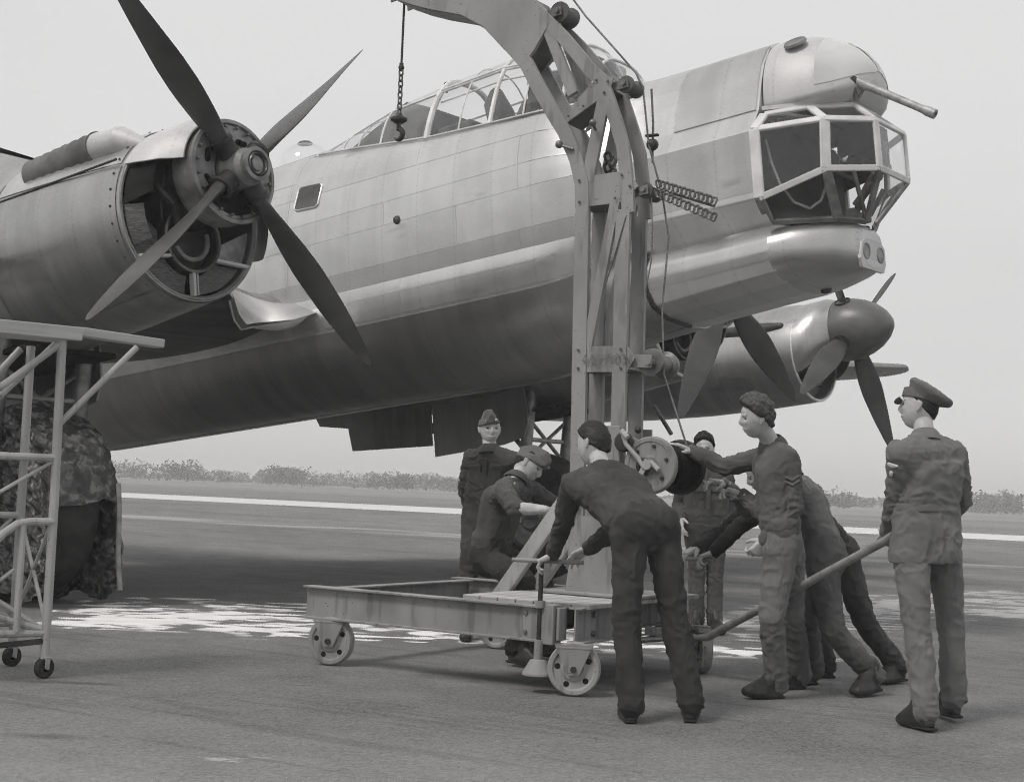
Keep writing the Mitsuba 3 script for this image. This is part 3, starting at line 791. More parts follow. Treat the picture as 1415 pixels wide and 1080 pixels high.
def blade_mesh(extra, R_=1.98, r0=.20):
    rr = np.concatenate([np.linspace(r0, .5, 8), np.linspace(.6, 1.8, 14), [1.87, 1.92, 1.955, 1.975, R_]])
    rows = []
    for r_ in rr:
        t = r_ / R_
        ch = lin(r_, [.2, .3, .5, .75, 1.0, 1.4, 1.75, 1.9, 1.955, 1.98], [.15, .155, .24, .315, .33, .265, .165, .105, .06, .012])
        th_ = lin(r_, [.2, .3, .5, .9, 1.98], [.15, .13, .075, .042, .008]); ex = lin(r_, [.2, .34, .5], [2.0, 2.0, 1.35])
        beta = math.radians(extra + lin(r_, [.2, .5, 1, 1.5, 1.98], [58, 50, 40, 32, 28]))
        pts = []
        for a in np.linspace(0, 2 * np.pi, 25)[:-1]:
            u_ = np.sign(math.cos(a)) * abs(math.cos(a)) ** 1.0 * ch / 2; w_ = np.sign(math.sin(a)) * abs(math.sin(a)) ** (1.0) * th_ / 2 * (1.0 if math.sin(a) > 0 else .55)
            # u_ along chord towards the leading edge, w_ to the front
            pts.append((r_, u_ * math.cos(beta) - w_ * math.sin(beta), u_ * math.sin(beta) + w_ * math.cos(beta)))
        rows.append(pts)
    return loop_mesh(np.array(rows))


BLADES = {0: blade_mesh(0), 1: blade_mesh(50)}


def propeller(s0, l0, z0, b0, spinner, feathered=0):
    PR = key_of(BOMBER + '__propeller')
    o = V(s0, l0, z0)
    # hub and sockets
    hub_prof = [(-.22, 0), (-.22, .15), (-.05, .16), (.10, .15), (.14, .12), (.17, .118), (.175, .135), (.21, .135), (.215, .105), (.19, .095), (.19, .06), (.21, .055), (.22, .02), (.22, 0)]
    ms = [lathe(hub_prof, o, V(1, 0, 0), 30)]
    for i in range(4):
        b = b0 + i * math.pi / 2; er = V(0, math.sin(b), math.cos(b))
        ms.append(lathe([(.08, .085), (.24, .085), (.25, .095), (.28, .095), (.285, .07)], o, er, 18))
    scene_key = part_key(PR, Am(cat(ms[:1])), 'm_mid_metal')
    for m_ in ms[1:]: part(PR, 'blade_socket', Am(m_), 'm_dark_metal')
    for i in range(4):
        b = b0 + i * math.pi / 2; er = V(0, math.sin(b), math.cos(b)); et = V(0, -math.cos(b), math.sin(b))
        m = BLADES[feathered].copy(); q = m.vertices
        m.vertices = o + q[:, :1] * er + q[:, 1:2] * et + q[:, 2:3] * V(1, 0, 0)
        m.faces = m.faces[:, ::-1]
        part(PR, 'blade', Am(m), 'm_blade', smooth=60)
    if spinner:
        pr = [(-.16, .0), (-.16, .43), (-.05, .445), (.1, .43), (.25, .385), (.4, .31), (.52, .21), (.60, .10), (.625, .03), (.63, 0)]
        part(PR, 'spinner', Am(lathe(pr, o, V(1, 0, 0), 48)), 'm_spinner', smooth=40)
        for i in range(4):
            b = b0 + i * math.pi / 2; er = V(0, math.sin(b), math.cos(b))
            part(PR, 'blade_root_collar', Am(lathe([(.36, .10), (.445, .12), (.452, .10)], o, er, 20)), 'm_dark_metal')
    else:
        # bare back plate with rim, holes and bolts
        part(PR, 'back_plate', Am(lathe([(-.34, .30), (-.34, .395), (-.30, .405), (-.12, .405), (-.10, .42), (-.07, .42), (-.065, .39), (-.085, .375), (-.09, .18)], o, V(1, 0, 0), 56)), 'm_mid_metal', smooth=25)
        bl = []
        for i in range(20):
            a = i * math.pi / 10 + .1; bl.append(lathe([(0, .014), (.02, .012), (.022, 0)], o + V(-.07, .36 * math.sin(a), .36 * math.cos(a)), V(1, 0, 0), 8))
        part(PR, 'bolt_ring', Am(cat(bl)), 'm_steel', kind='stuff')
        hl = []
        for i in range(8):
            a = i * math.pi / 4 + .35; hl.append(tri(hull(sph(o + V(-.085, .26 * math.sin(a - .12), .26 * math.cos(a - .12)), .026, 12), sph(o + V(-.085, .28 * math.sin(a + .12), .28 * math.cos(a + .12)), .022, 12))))
        part(PR, 'lightening_hole', cat([Am(x) for x in hl]), 'm_inside', kind='stuff')
        for a0, a1, mm in ((150, 238, 'm_inside'),):
            sec = [V(-.074, 0, 0)]
            aa = np.radians(np.linspace(a0, a1, 14))
            sh = Polygon([(.17 * math.sin(a), .17 * math.cos(a)) for a in aa] + [(.35 * math.sin(a), .35 * math.cos(a)) for a in aa[::-1]])
            part(PR, 'dark_cover', Am(prism(sh, o + V(-.088, 0, 0), V(0, 1, 0), V(0, 0, 1), V(1, 0, 0), .012)), mm)
        ro = [lathe([(0, .075), (.02, .085), (0, .095)], o + V(.20, 0, 0), V(1, 0, 0), 24)]
        ro += [bar(o + V(.205, .05 * math.sin(a), .05 * math.cos(a)), o + V(.205, -.05 * math.sin(a), -.05 * math.cos(a)), .012, .012) for a in (0.4, 1.97)]
        part(PR, 'hub_nut', Am(cat(ro)), 'm_steel')
    return PR


def part_key(k, mesh, m, smooth=30):
    scene[k] = mikit.ply(mesh, m, smooth=smooth); return k


def engine(s0, l0, z0, b0, inner, near, spinner):
    rows = nacelle_rows(l0, inner); rows = rows + V(s0, 0, z0)
    nc = part(BOMBER, 'engine_nacelle', Am(loop_mesh(rows)), 'm_nacelle', smooth=40)
    o = V(s0, l0, z0)
    ra = np.radians(np.linspace(-205, 26, 70)) if near else np.radians(np.linspace(-180, 180, 90))
    part(nc, 'cowl_rim', Am(polytube([o + V(-.603, -.686 * math.cos(a), -.25 + .686 * math.sin(a)) for a in ra], .008 if near else .020, 8)), 'm_mid_metal' if near else 'm_rim')
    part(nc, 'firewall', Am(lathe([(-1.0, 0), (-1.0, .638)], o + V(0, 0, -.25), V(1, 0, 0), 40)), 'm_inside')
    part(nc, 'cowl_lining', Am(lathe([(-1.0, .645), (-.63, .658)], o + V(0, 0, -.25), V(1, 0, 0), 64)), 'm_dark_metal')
    part(nc, 'reduction_gear', Am(lathe([(-1.0, .36), (-.7, .34), (-.55, .30), (-.35, .26), (-.30, .2), (-.3, 0)], o + V(0, 0, -.02), V(1, 0, 0), 36)), 'm_dark_metal')
    ro = .27
    part(nc, 'oil_cooler_ring', Am(lathe([(-.95, .0), (-.70, .0), (-.70, ro - .03), (-.60, ro - .02), (-.58, ro), (-.60, ro + .015), (-.95, ro + .02)], o + V(0, 0, -.44), V(1, 0, 0), 44)), 'm_dark_metal')
    part(nc, 'oil_cooler_lip', Am(lathe([(-.585, ro - .012), (-.570, ro), (-.585, ro + .012)], o + V(0, 0, -.44), V(1, 0, 0), 44)), 'm_mid_metal')
    part(nc, 'oil_cooler_pipe', Am(polytube([o + V(-.62, .17 * math.sin(a) * 1.0, -.44 + .17 * math.cos(a)) for a in np.linspace(1.2, 4.2, 14)], .022, 8)), 'm_mid_metal')
    # radiator segments filling the lower annulus
    seg = [(-178, -152, 'm_mid_metal'), (-146, -96, 'm_radiator'), (-86, -40, 'm_radiator'), (-36, 6, 'm_radiator')] if near else [(-180 + 45 * i, -140 + 45 * i, 'm_radiator') for i in range(8)]
    for a0, a1, mm in seg:
        aa = np.radians(np.linspace(a0, a1, 12)); cc = lambda a, r_: (-r_ * math.cos(a), r_ * math.sin(a))
        inn = [(-ro * 1.12 * math.cos(a), -.19 + ro * 1.12 * math.sin(a)) for a in aa]
        sh = Polygon(inn + [cc(a, .635) for a in aa[::-1]]).buffer(0)
        part(nc, 'radiator_segment', Am(prism(sh, o + V(-.69 if near else -.8, 0, -.25), V(0, -1, 0) * -1, V(0, 0, 1), V(1, 0, 0), .03)), mm)
    if near:
        dv = []
        for a in (-91, -38, -149):
            c, sn = math.cos(math.radians(a)), math.sin(math.radians(a))
            dv.append(bar(o + V(-.615, -c * ro * 1.02, -.44 + sn * ro * 1.02), o + V(-.61, -c * .66, -.25 + sn * .66), .026, .06, (1, 0, 0)))
            dv.append(bar(o + V(-.62, -c * ro * 1.02 + .04, -.44 + sn * ro * 1.02), o + V(-.615, -c * .65 + .04, -.25 + sn * .65), .012, .05, (1, 0, 0)))
        for d_ in dv: part(nc, 'radiator_bracket', Am(d_), 'm_turret')
        part(nc, 'side_flap', Am(grid(np.array([[o + V(s_, -math.cos(a) * r_, -.25 + math.sin(a) * r_) for a in np.radians(np.linspace(168, 205, 9))] for s_, r_ in ((-.60, .69), (-.52, .70), (-.46, .69))]))), 'm_skin_dull', smooth=40)
        part(nc, 'coolant_pipe', Am(polytube([o + V(-.66, -.50, .0), o + V(-.5, -.42, -.10), o + V(-.42, -.33, -.24), o + V(-.5, -.22, -.36)], .035, 10)), 'm_dark_metal')
        part(nc, 'engine_block', Am(cat([cbox(.34, .46, .5, .05).apply_translation(o + V(-.72, 0, .02)), cbox(.2, .2, .16, .03).apply_translation(o + V(-.62, -.32, -.02))])), 'm_dark_metal')
        part(nc, 'wiring', Am(polytube([o + V(-.55, -.28, .10), o + V(-.48, -.36, -.02), o + V(-.50, -.38, -.2), o + V(-.6, -.30, -.34)], .012, 6)), 'm_iron')
        pl = grid(np.array([[o + V(s_, -math.cos(a) * .60, -.25 + math.sin(a) * .60) for a in np.radians(np.linspace(-178, -150, 8) + 180)] for s_ in (-.62, -.85)]))
    # top cowling from the rim forward to the back plate
    a0, a1 = (26, 170) if near else (-30, 210)
    rows_c = []
    for s_, r_, zc_, lo in ((-.62, .706, -.25, 26), (-.5, .685, -.22, 23), (-.4, .645, -.17, 19), (-.30, .57, -.09, 14), (-.22, .49, -.03, 9), (-.15, .44, 0.0, 6)):
        aa = np.radians(np.linspace(lo if near else a0, 180 - lo if near else a1, 40))
        rows_c.append([o + V(s_, -r_ * math.cos(a), zc_ + r_ * math.sin(a)) for a in aa])
    outer = np.array(rows_c); inner_ = outer.copy(); cen = o + V(0, 0, -.1)
    inner_[..., 1:] = cen[1:] + (outer[..., 1:] - cen[1:]) * .975
    if near or True:
        part(nc, 'top_cowling', Am(cat([grid(outer, flip=True), grid(inner_), grid(np.array([outer[:, 0], inner_[:, 0]])), grid(np.array([outer[:, -1], inner_[:, -1]]), flip=True), grid(np.array([outer[-1], inner_[-1]]))])), 'm_turret' if near else 'm_nacelle', smooth=40)
    if near:
        sd = grid(np.array([[o + V(s_, -r_ * math.cos(a), zc_ + r_ * math.sin(a)) for a in np.radians(np.linspace(-2, 24, 8))] for s_, r_, zc_ in ((-.595, .66, -.25), (-.40, .60, -.20), (-.36, .56, -.17))]))
        part(nc, 'inner_side_panel', Am(sd), 'm_inside', smooth=30)
        part(nc, 'side_duct_panel', Am(grid(np.array([[o + V(s_, -r_ * math.cos(a), zc_ + r_ * math.sin(a)) for a in np.radians(np.linspace(-30, -2, 8))] for s_, r_, zc_ in ((-.60, .655, -.25), (-.48, .56, -.25))]))), 'm_radiator', smooth=30)
    for sd in (-1, 1):
        lx = l0 + sd * .50
        if near:
            part(nc, 'exhaust_shroud', Am(ribbed(lx, s0 - 2.02, s0 - 1.12, .30, .33, .135)), 'm_exhaust', smooth=50, label='dark ribbed exhaust shroud')
            part(nc, 'exhaust_fairing', Am(tri(hull(sph(V(s0 - 1.12, lx, .33), .130, 22), sph(V(s0 - .85, lx, .325), .12, 22), sph(V(s0 - .62, lx + .08 * -sd, .24), .06, 16)))), 'm_turret', smooth=40)
        else:
            part(nc, 'exhaust_shroud', Am(tri(hull(sph(V(s0 - 1.75, l0 + sd * .60, z0 + .12), .09, 18), sph(V(s0 - 1.2, l0 + sd * .62, z0 + .10), .11, 18), sph(V(s0 - .78, l0 + sd * .62, z0 + .10), .05, 14)))), 'm_dark_metal', smooth=40)
    if near:
        def cow(s_a, s_b, a_a, a_b):
            out = []
            for s_ in np.linspace(s_a, s_b, 9):
                row = []
                for a in np.radians(np.linspace(a_a, a_b, 16)):
                    r_ = lin(s_, [-3.4, -2.4, -1.5, -.75, -.6], [.72, .735, .735, .715, .70]); zc_ = lin(s_, [-3.4, -2.4, -1.5, -.75, -.6], [-.18, -.22, -.235, -.245, -.25])
                    z_ = math.sin(a) * r_; z_ *= (1 + .22 * min(1, max(0, (-.7 - s_) / 1.8)) if z_ < 0 else 1 + .08 * min(1, max(0, (-.7 - s_) / 1.5)))
                    row.append(V(s_, l0 - math.cos(a) * r_, zc_ + z_) + V(0, -math.cos(a), math.sin(a)) * .006)
                out.append(row)
            return Am(grid(np.array(out), flip=True))
        for s_a, s_b, a_a, a_b, mm in ((-2.34, -.64, -62, 25, 'm_nacelle'), (-2.34, -.66, 27, 75, 'm_skin_metal_b'), (-2.34, -.64, -118, -64, 'm_nacelle'), (-3.3, -2.37, -62, 40, 'm_skin_dull')):
            part(nc, 'cowling_panel', cow(s_a, s_b, a_a, a_b), mm, smooth=50)
        part(nc, 'hinge_strip', Am(polytube([V(s_, l0 - math.cos(.45) * .75 - .004, -.235 + math.sin(.45) * .76) for s_ in np.linspace(-2.3, -.66, 8)], .010, 6)), 'm_iron')
    # rivet-like fasteners along two hoops
    rv = []
    for s_, r_ in ((-.70, .716), (-2.35, .742)):
        for a in np.radians(np.arange(-80, 200, 11)):
            z_ = math.sin(a) * r_ * (1.08 if math.sin(a) < 0 and inner and s_ < -2 else 1.0)
            rv.append(lathe([(0, .012), (.006, .009), (.007, 0)], o + V(s_, -math.cos(a) * r_, -.24 + z_), V(0, -math.cos(a), math.sin(a)), 6))
    if near: part(nc, 'fastener', Am(cat(rv)), 'm_iron', kind='stuff')
    return nc


NEAR = engine(0, -3.7, 0, 0.806, True, True, False)
NC2 = engine(0, 3.7, 0, 3.786, True, False, False)
NC3 = engine(-.32, 7.73, .05, 1.018, False, False, True)
propeller(0, -3.7, 0, 0.806, False, 1)
propeller(0, 3.7, 0, 3.786, False)
propeller(-.32, 7.73, .05, 1.018, True)

# ------------------------------------------------------------------ main undercarriage
for sd in (-1, 1):
    l0 = sd * 3.7
    for dl in (-.42, .42):
        lg = part(BOMBER, 'landing_gear_leg', Am(cat([tube(V(-2.62, l0 + dl, -.8), V(-2.82, l0 + dl, -1.85), .075, 14), tube(V(-2.81, l0 + dl, -1.8), V(-2.95, l0 + dl, -2.43), .055, 14), cbox(.14, .1, .2, .02).apply_translation(V(-2.95, l0 + dl, -2.43))])), 'm_mid_metal')
        part(lg, 'drag_strut', Am(cat([tube(V(-4.0, l0 + dl, -.9), V(-2.9, l0 + dl, -2.1), .035, 10), tube(V(-2.7, l0 + dl * .8, -1.0), V(-3.3, l0 - dl * .5, -.95), .03, 10)])), 'm_mid_metal')
    part(BOMBER, 'cross_strut', Am(cat([tube(V(-2.72, l0 - .42, -1.2), V(-2.8, l0 + .42, -1.75), .025, 8), tube(V(-2.72, l0 + .42, -1.2), V(-2.8, l0 - .42, -1.75), .025, 8), cbox(.05, .84, .05, .01).apply_translation(V(-2.76, l0, -1.475))])), 'm_mid_metal')
    part(BOMBER, 'axle', Am(tube(V(-2.95, l0 - .42, -2.43), V(-2.95, l0 + .42, -2.43), .05, 10)), 'm_mid_metal')
    RW, HW = .82, .27
    prof = [(-HW * .9, .40), (-HW, .52), (-HW, .64), (-HW * .85, .74), (-HW * .5, .80), (0, RW), (HW * .5, .80), (HW * .85, .74), (HW, .64), (HW, .52), (HW * .9, .40)]
    wl = part(BOMBER, 'wheel', Am(lathe(prof, V(-2.95, l0, -2.43), V(0, 1, 0), 56)), 'm_rubber', smooth=30)
    part(wl, 'hub', Am(lathe([(-.2, 0), (-.2, .15), (-.14, .2), (-.16, .38), (-.22, .41), (.22, .41), (.16, .38), (.14, .2), (.2, .15), (.2, 0)], V(-2.95, l0, -2.43), V(0, 1, 0), 36)), 'm_mid_metal')
    # open doors, two to a side
    for dl in ((-.56, .56) if sd < 0 else (-.56,)):
        for pts in ([(-2.68, -.70), (-2.60, -1.0), (-2.58, -1.30), (-2.66, -1.47), (-3.0, -1.53), (-4.15, -1.57), (-4.18, -.62)], [(-4.20, -.62), (-4.20, -1.42), (-5.67, -1.34), (-5.74, -1.02), (-6.3, -.93), (-6.5, -.6)]):
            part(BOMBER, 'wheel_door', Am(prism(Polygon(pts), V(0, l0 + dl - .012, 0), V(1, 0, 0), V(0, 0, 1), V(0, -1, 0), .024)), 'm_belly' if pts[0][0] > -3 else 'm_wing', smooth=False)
    part(BOMBER, 'wheel_bay', Am(cbox(2.6, .9, .05).apply_translation(V(-3.55, l0, -1.12))), 'm_inside')

# ================================================================== WHEEL COVER (sheet over the near tyre)
def cover():
    def rough(v, n, amp):
        q = v * V(6, 6, 6)
        a = meshkit.fbm(q, 4, 3) - .45; b = 1 - np.abs(2 * meshkit.fbm(v * V(9, 7, 13) + 5, 3, 8) - 1); c = meshkit.fbm(v * 26, 2, 4) - .5
        e = 1 - np.abs(2 * meshkit.fbm(v * V(17, 14, 12) + a[..., None] * 3, 2, 11) - 1)
        return v + n * (amp * (1.0 * a + .9 * (b - .6) + .25 * (e - .6) + .10 * c))[..., None]
    R0, H0, ms = .86, .30, []
    W = V(-2.95, -3.7, -2.43)
    prof = []                                    # the sheet seen from the side: back foot, over the tyre, down in front
    for q in np.linspace(0, 1, 12)[:-1]: prof.append((-.93 + .11 * q, -.78 + .9 * q))
    for t in np.radians(np.linspace(168, 14, 90)): prof.append((R0 * math.cos(t), R0 * math.sin(t)))
    nt = len(prof)
    for q in np.linspace(0, 1, 14)[1:]: prof.append((.835 + .03 * q, .21 - .99 * q))
    prof = np.array(prof); e0 = e1 = None
    for sgn in (-1, 1):
        rows = []
        for q in np.linspace(0, 1, 70):
            row = []
            for (fx, fz) in prof:
                low = -.79 + .05 * math.sin(fx * 9); low = min(low, fz - .004)
                ll = H0 * (1 + .05 * math.sin(min(1, q * 4) * 1.57) + .10 * q)
                row.append(W + V(fx, sgn * ll, fz + (low - fz) * q))
            rows.append(row)
        v = rough(np.array(rows), np.broadcast_to(V(0, sgn, 0), (70, len(prof), 3)), .12)
        ms.append(grid(v, flip=sgn > 0))
        if sgn < 0: e0 = v[0]
        else: e1 = v[0]
    us = np.linspace(0, 1, 20); nb_ = nt + 3
    nrm = np.stack([prof[:, 0], prof[:, 0] * 0, prof[:, 1]], -1); nrm /= np.linalg.norm(nrm, axis=1, keepdims=True)
    v = np.array([e0 * (1 - u_) + e1 * u_ + nrm * .02 * math.sin(u_ * 3.14) for u_ in us])
    w = rough(v, np.broadcast_to(nrm, v.shape), .10); amp = np.sin(us * np.pi)[:, None] ** .5 * np.ones(len(prof)); v = (v + (w - v) * amp[..., None])[:, :nb_]
    v[:, -1, 2] += .10 * (meshkit.noise(np.stack([us * 5, us * 0, us * 0], -1), 3) - .5)
    ms.append(grid(v))
    return cat(ms)


CV = thing('wheel_cover', 'crumpled dark sheet draped over the near main wheel, open in front', 'cover sheet')
own(CV, Am(cover()), 'm_camo', smooth=60)
part(CV, 'hem_rope', Am(polytube([V(-2.95 + .868 + .012 * math.sin(q * 7), -3.7 + .335, -2.43 + .15 - .92 * q) for q in np.linspace(0, 1, 12)], .022, 8)), 'm_pole', label='pale roped edge of the sheet')

# ================================================================== MOBILE HOIST (trolley, mast, jib, winch)
E1 = unit(V(.85, -.527, 0)); E2 = V(-E1[1], E1[0], 0); EZ = V(0, 0, 1)
TC, MC = V(.16, 9.42, 0), V(.59, 9.15, 0)


def tl(a, b, z): return TC + a * E1 + b * E2 + V(0, 0, z)
def mc(a, b, z): return MC + a * E1 + b * E2 + V(0, 0, z)


HO = thing('mobile_hoist', 'grey wheeled hoist with curved lattice jib and hanging hook, pushed by the airmen', 'hoist')


def ibeam(p0, p1, h=.205, w=.10, t=.012):
    up = V(0, 0, 1)
    return cat([bar(p0, p1, t, h - .01, up, .002), bar(p0 + up * (h / 2 - t / 2), p1 + up * (h / 2 - t / 2), w, t, up, .002), bar(p0 - up * (h / 2 - t / 2), p1 - up * (h / 2 - t / 2), w, t, up, .002)])


zb = .385
BS = part(HO, 'base_frame', cat([ibeam(tl(-1.14, -.84, zb), tl(.60, -.84, zb))]), 'm_trolley')
part(BS, 'side_beam', ibeam(tl(-1.14, .84, zb), tl(.60, .84, zb)), 'm_trolley')
part(BS, 'end_beam', ibeam(tl(.79, -.80, zb), tl(.79, .02, zb), .205, .09), 'm_trolley')
part(BS, 'end_beam', ibeam(tl(-.98, -.785, zb), tl(-.98, .785, zb), .19, .09), 'm_trolley')
part(BS, 'cross_beam', cat([ibeam(tl(.33, -.785, zb - .004), tl(.33, .785, zb - .004), .18, .09), ibeam(tl(.62, .03, zb - .004), tl(.62, .785, zb - .004), .17, .09)]), 'm_trolley')
part(BS, 'corner_post', cat([bar(tl(.655, -.85, .275), tl(.655, -.85, .50), .10, .10, E1), bar(tl(.72, -.83, .30), tl(.72, -.83, .485), .09, .02, E1)]), 'm_trolley')
part(BS, 'corner_plate', cat([bar(tl(.56, -.853, .29), tl(.56, -.853, .48), .16, .012, E2)]), 'm_trolley')
bo = []
for a, z in ((.50, .44), (.50, .33), (.60, .44), (.60, .33)): bo.append(lathe([(0, .014), (.012, .012), (.013, 0)], tl(a, -.859, z), -E2, 8))
for b, z in ((-.06, .41), (-.60, .44), (-.60, .33)): bo.append(lathe([(0, .02), (.014, .016), (.015, 0)], tl(.796 + .01, b, z), E1, 8))
part(BS, 'bolt', cat(bo), 'm_steel', kind='stuff')
for i in range(7):
    a = .05 + i * .125
    part(BS, 'deck_plank', bar(tl(a, -.76, .492), tl(a + rng.uniform(-.004, .004), .76, .492), .118, .028, EZ, .004), 'm_deck')
part(BS, 'tie_rod', cat([tube(tl(.86, -.35, .275), tl(.92, .74, .235), .016, 8), tube(tl(.80, -.1, .25), tl(.84, .84, .255), .02, 8)]), 'm_steel')


def castor(a, b, yaw, R_=.15):
    d = math.cos(yaw) * E1 + math.sin(yaw) * E2; ax = np.cross(EZ, d); c = tl(a, b, R_ + .004)
    w = part(HO, 'castor_wheel', lathe([(-.028, .03), (-.034, .06), (-.022, .075), (-.022, .112), (-.034, .122), (-.034, .142), (-.022, R_), (.022, R_), (.034, .142), (.034, .122), (.022, .112), (.022, .075), (.034, .06), (.028, .03)], c, ax, 40), 'm_wheel')
    hl = []
    for i in range(5):
        t = i * 2 * math.pi / 5 + .5; q = c + (math.cos(t) * d + math.sin(t) * EZ) * .094
        hl.append(lathe([(-.0235, 0), (-.0235, .017), (.0235, .017), (.0235, 0)], q, ax, 12))
    part(w, 'spoke_hole', cat(hl), 'm_inside', kind='stuff')
    part(w, 'axle', lathe([(-.065, 0), (-.065, .018), (.065, .018), (.065, 0)], c, ax, 14), 'm_iron')
    fk = []
    for sgn in (-1, 1):
        pg = Polygon([(-.105, .285 - c[2]), (.10, .285 - c[2]), (.05, .02), (.028, -.03), (-.028, -.03), (-.05, .02)]).buffer(.004)
        fk.append(prism(pg, c + ax * (.048 * sgn - .004), d, EZ, -np.cross(EZ, d) * -1, .008))
    fk.append(bar(c + V(0, 0, .272 - c[2]) - d * .1, c + V(0, 0, .272 - c[2]) + d * .1, .11, .014, EZ))
    part(w, 'fork', cat(fk), 'm_trolley')


castor(-.93, -.84, .25); castor(.83, -.86, .42); castor(-.74, .82, .1); castor(.90, .74, -.9)


def jack(a, b, z0, z1, foot):
    w = part(HO, 'screw_jack', tube(tl(a, b, z0), tl(a, b, z1), .014, 12), 'm_iron')
    part(w, 'tee_handle', tube(tl(a - .16, b - .06, z1 + .01), tl(a + .26, b + .02, z1 + .015), .013, 10), 'm_pole')
    part(w, 'sleeve', tube(tl(a, b, .17), tl(a, b, .30), .026, 14), 'm_trolley'); part(w, 'collar', tube(tl(a, b, .48), tl(a, b, .52), .03, 12), 'm_trolley')
    if foot: part(w, 'foot', lathe([(0, 0), (0, .088), (.012, .088), (.085, .045), (.09, .02)], tl(a, b, .10), EZ, 24), 'm_wheel')


jack(.615, -.90, .1, .735, True)
jack(.72, .66, .12, .725, False)
part(HO, 'outrigger', cat([bar(tl(.82, .1, .30), tl(.76, .72, .27), .06, .05, EZ), tube(tl(.72, .66, .2), tl(.72, .66, .56), .03, 12), bar(tl(.60, .62, .30), tl(.95, .74, .29), .06, .03, EZ)]), 'm_trolley')

# mast: two lattice frames side by side
def pl2(poly, b, depth): return prism(poly, mc(0, b, 0), E1, EZ, -E2, depth)   # polygon in (along, height), thick towards the camera


FRONT_B, REAR_B, PT = -.10, .13, .03
inner = [(-.19, 2.9), (-.199, 3.086), (-.249, 3.255), (-.337, 3.429), (-.424, 3.556), (-.541, 3.737), (-.65, 3.92), (-.78, 4.058), (-.961, 4.241), (-1.143, 4.345), (-1.386, 4.414), (-1.542, 4.468), (-1.70, 4.535)]
outer = [(.225, 2.9), (.215, 3.03), (.200, 3.148), (.170, 3.335), (.112, 3.502), (.055, 3.648), (-.007, 3.795), (-.088, 3.862), (-.2, 3.994), (-.312, 4.119), (-.426, 4.23), (-.512, 4.315), (-.60, 4.40), (-.72, 4.47), (-.9, 4.53), (-1.2, 4.60), (-1.5, 4.64), (-1.72, 4.65)]


def strip(line, w0, w1, side):
    ls = LineString(line); return ls.buffer(w1, single_sided=True, cap_style=2) if side > 0 else ls.buffer(-w1, single_sided=True, cap_style=2)


jib_poly = Polygon(inner[6:] + outer[::-1][:-9] + [(-.50, 4.03)]).buffer(0)
jib_poly = Polygon([(-.65, 3.92)] + inner[7:] + [(-1.72, 4.65), (-1.5, 4.64), (-1.2, 4.60), (-.9, 4.53), (-.72, 4.47), (-.60, 4.40), (-.512, 4.315), (-.42, 4.22), (-.55, 4.02)])
inner_fl = strip(inner[:8], 0, .095, -1); outer_fl = strip(outer[:12], 0, .085, 1)
MA = None
for b, tag in ((FRONT_B, 'front'), (REAR_B, 'rear')):
    post_l = Polygon([(-.145, .42), (-.045, .42), (-.095, 2.92), (-.195, 2.92)]); post_r = Polygon([(.130, .42), (.225, .42), (.195, 2.92), (.100, 2.92)])
    if MA is None:
        MA = part(HO, 'mast', pl2(post_l, b, PT), 'm_crane', smooth=False)
    else: part(MA, 'mast_post', pl2(post_l, b, PT), 'm_crane', smooth=False)
    part(MA, 'mast_post', pl2(post_r, b, PT), 'm_crane', smooth=False)
    part(MA, 'curved_flange', pl2(inner_fl.difference(jib_poly), b, PT), 'm_crane', smooth=False)
    part(MA, 'curved_flange', pl2(outer_fl.difference(jib_poly), b, PT), 'm_crane', smooth=False)
    part(MA, 'jib_plate', pl2(jib_poly, b - .002, PT), 'm_crane', smooth=False)
    lace = [((-.47, 4.18), (-.25, 3.70), .07), ((-.02, 3.66), (-.12, 3.12), .085), ((.09, 3.00), (-.08, 2.04), .065)]
    for (p, q, w) in lace:
        if not w: continue
        part(MA, 'lacing', pl2(LineString([p, q]).buffer(w / 2, cap_style=2), b + .006, PT), 'm_crane', smooth=False)
    gus = [Polygon([(-.302, 3.505), (-.235, 3.64), (-.06, 3.80), (.045, 3.775), (.015, 3.68), (-.17, 3.58)]),
           Polygon([(-.21, 3.15), (.17, 3.165), (.245, 3.06), (.12, 2.965), (-.20, 2.955)]),
           Polygon([(-.17, 2.062), (.205, 2.062), (.262, 1.985), (.21, 1.90), (-.165, 1.90)])]
    if b < 0:
        for gp in gus:
            c_ = gp.centroid
            bt_ = [lathe([(0, .009), (.007, .008), (.008, 0)], mc(c_.x + (x_ - c_.x) * .80, b - PT - .0075, c_.y + (y_ - c_.y) * .72), -E2, 7) for x_, y_ in list(gp.exterior.coords)[:-1]]
            part(MA, 'gusset_bolt', cat(bt_), 'm_crane_dark', kind='stuff')
    for gp in gus: part(MA, 'gusset_plate', pl2(gp, b - .009 if b < 0 else b + .02, .012), 'm_crane', smooth=False)
    if b < 0: pass
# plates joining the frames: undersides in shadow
def web(p, q, w=.22): return bar(mc(p[0], .0, p[1]), mc(q[0], .0, q[1]), w, .014, unit(np.cross(V(*(mc(q[0], 0, q[1]) - mc(p[0], 0, p[1]))), E2)), .003)


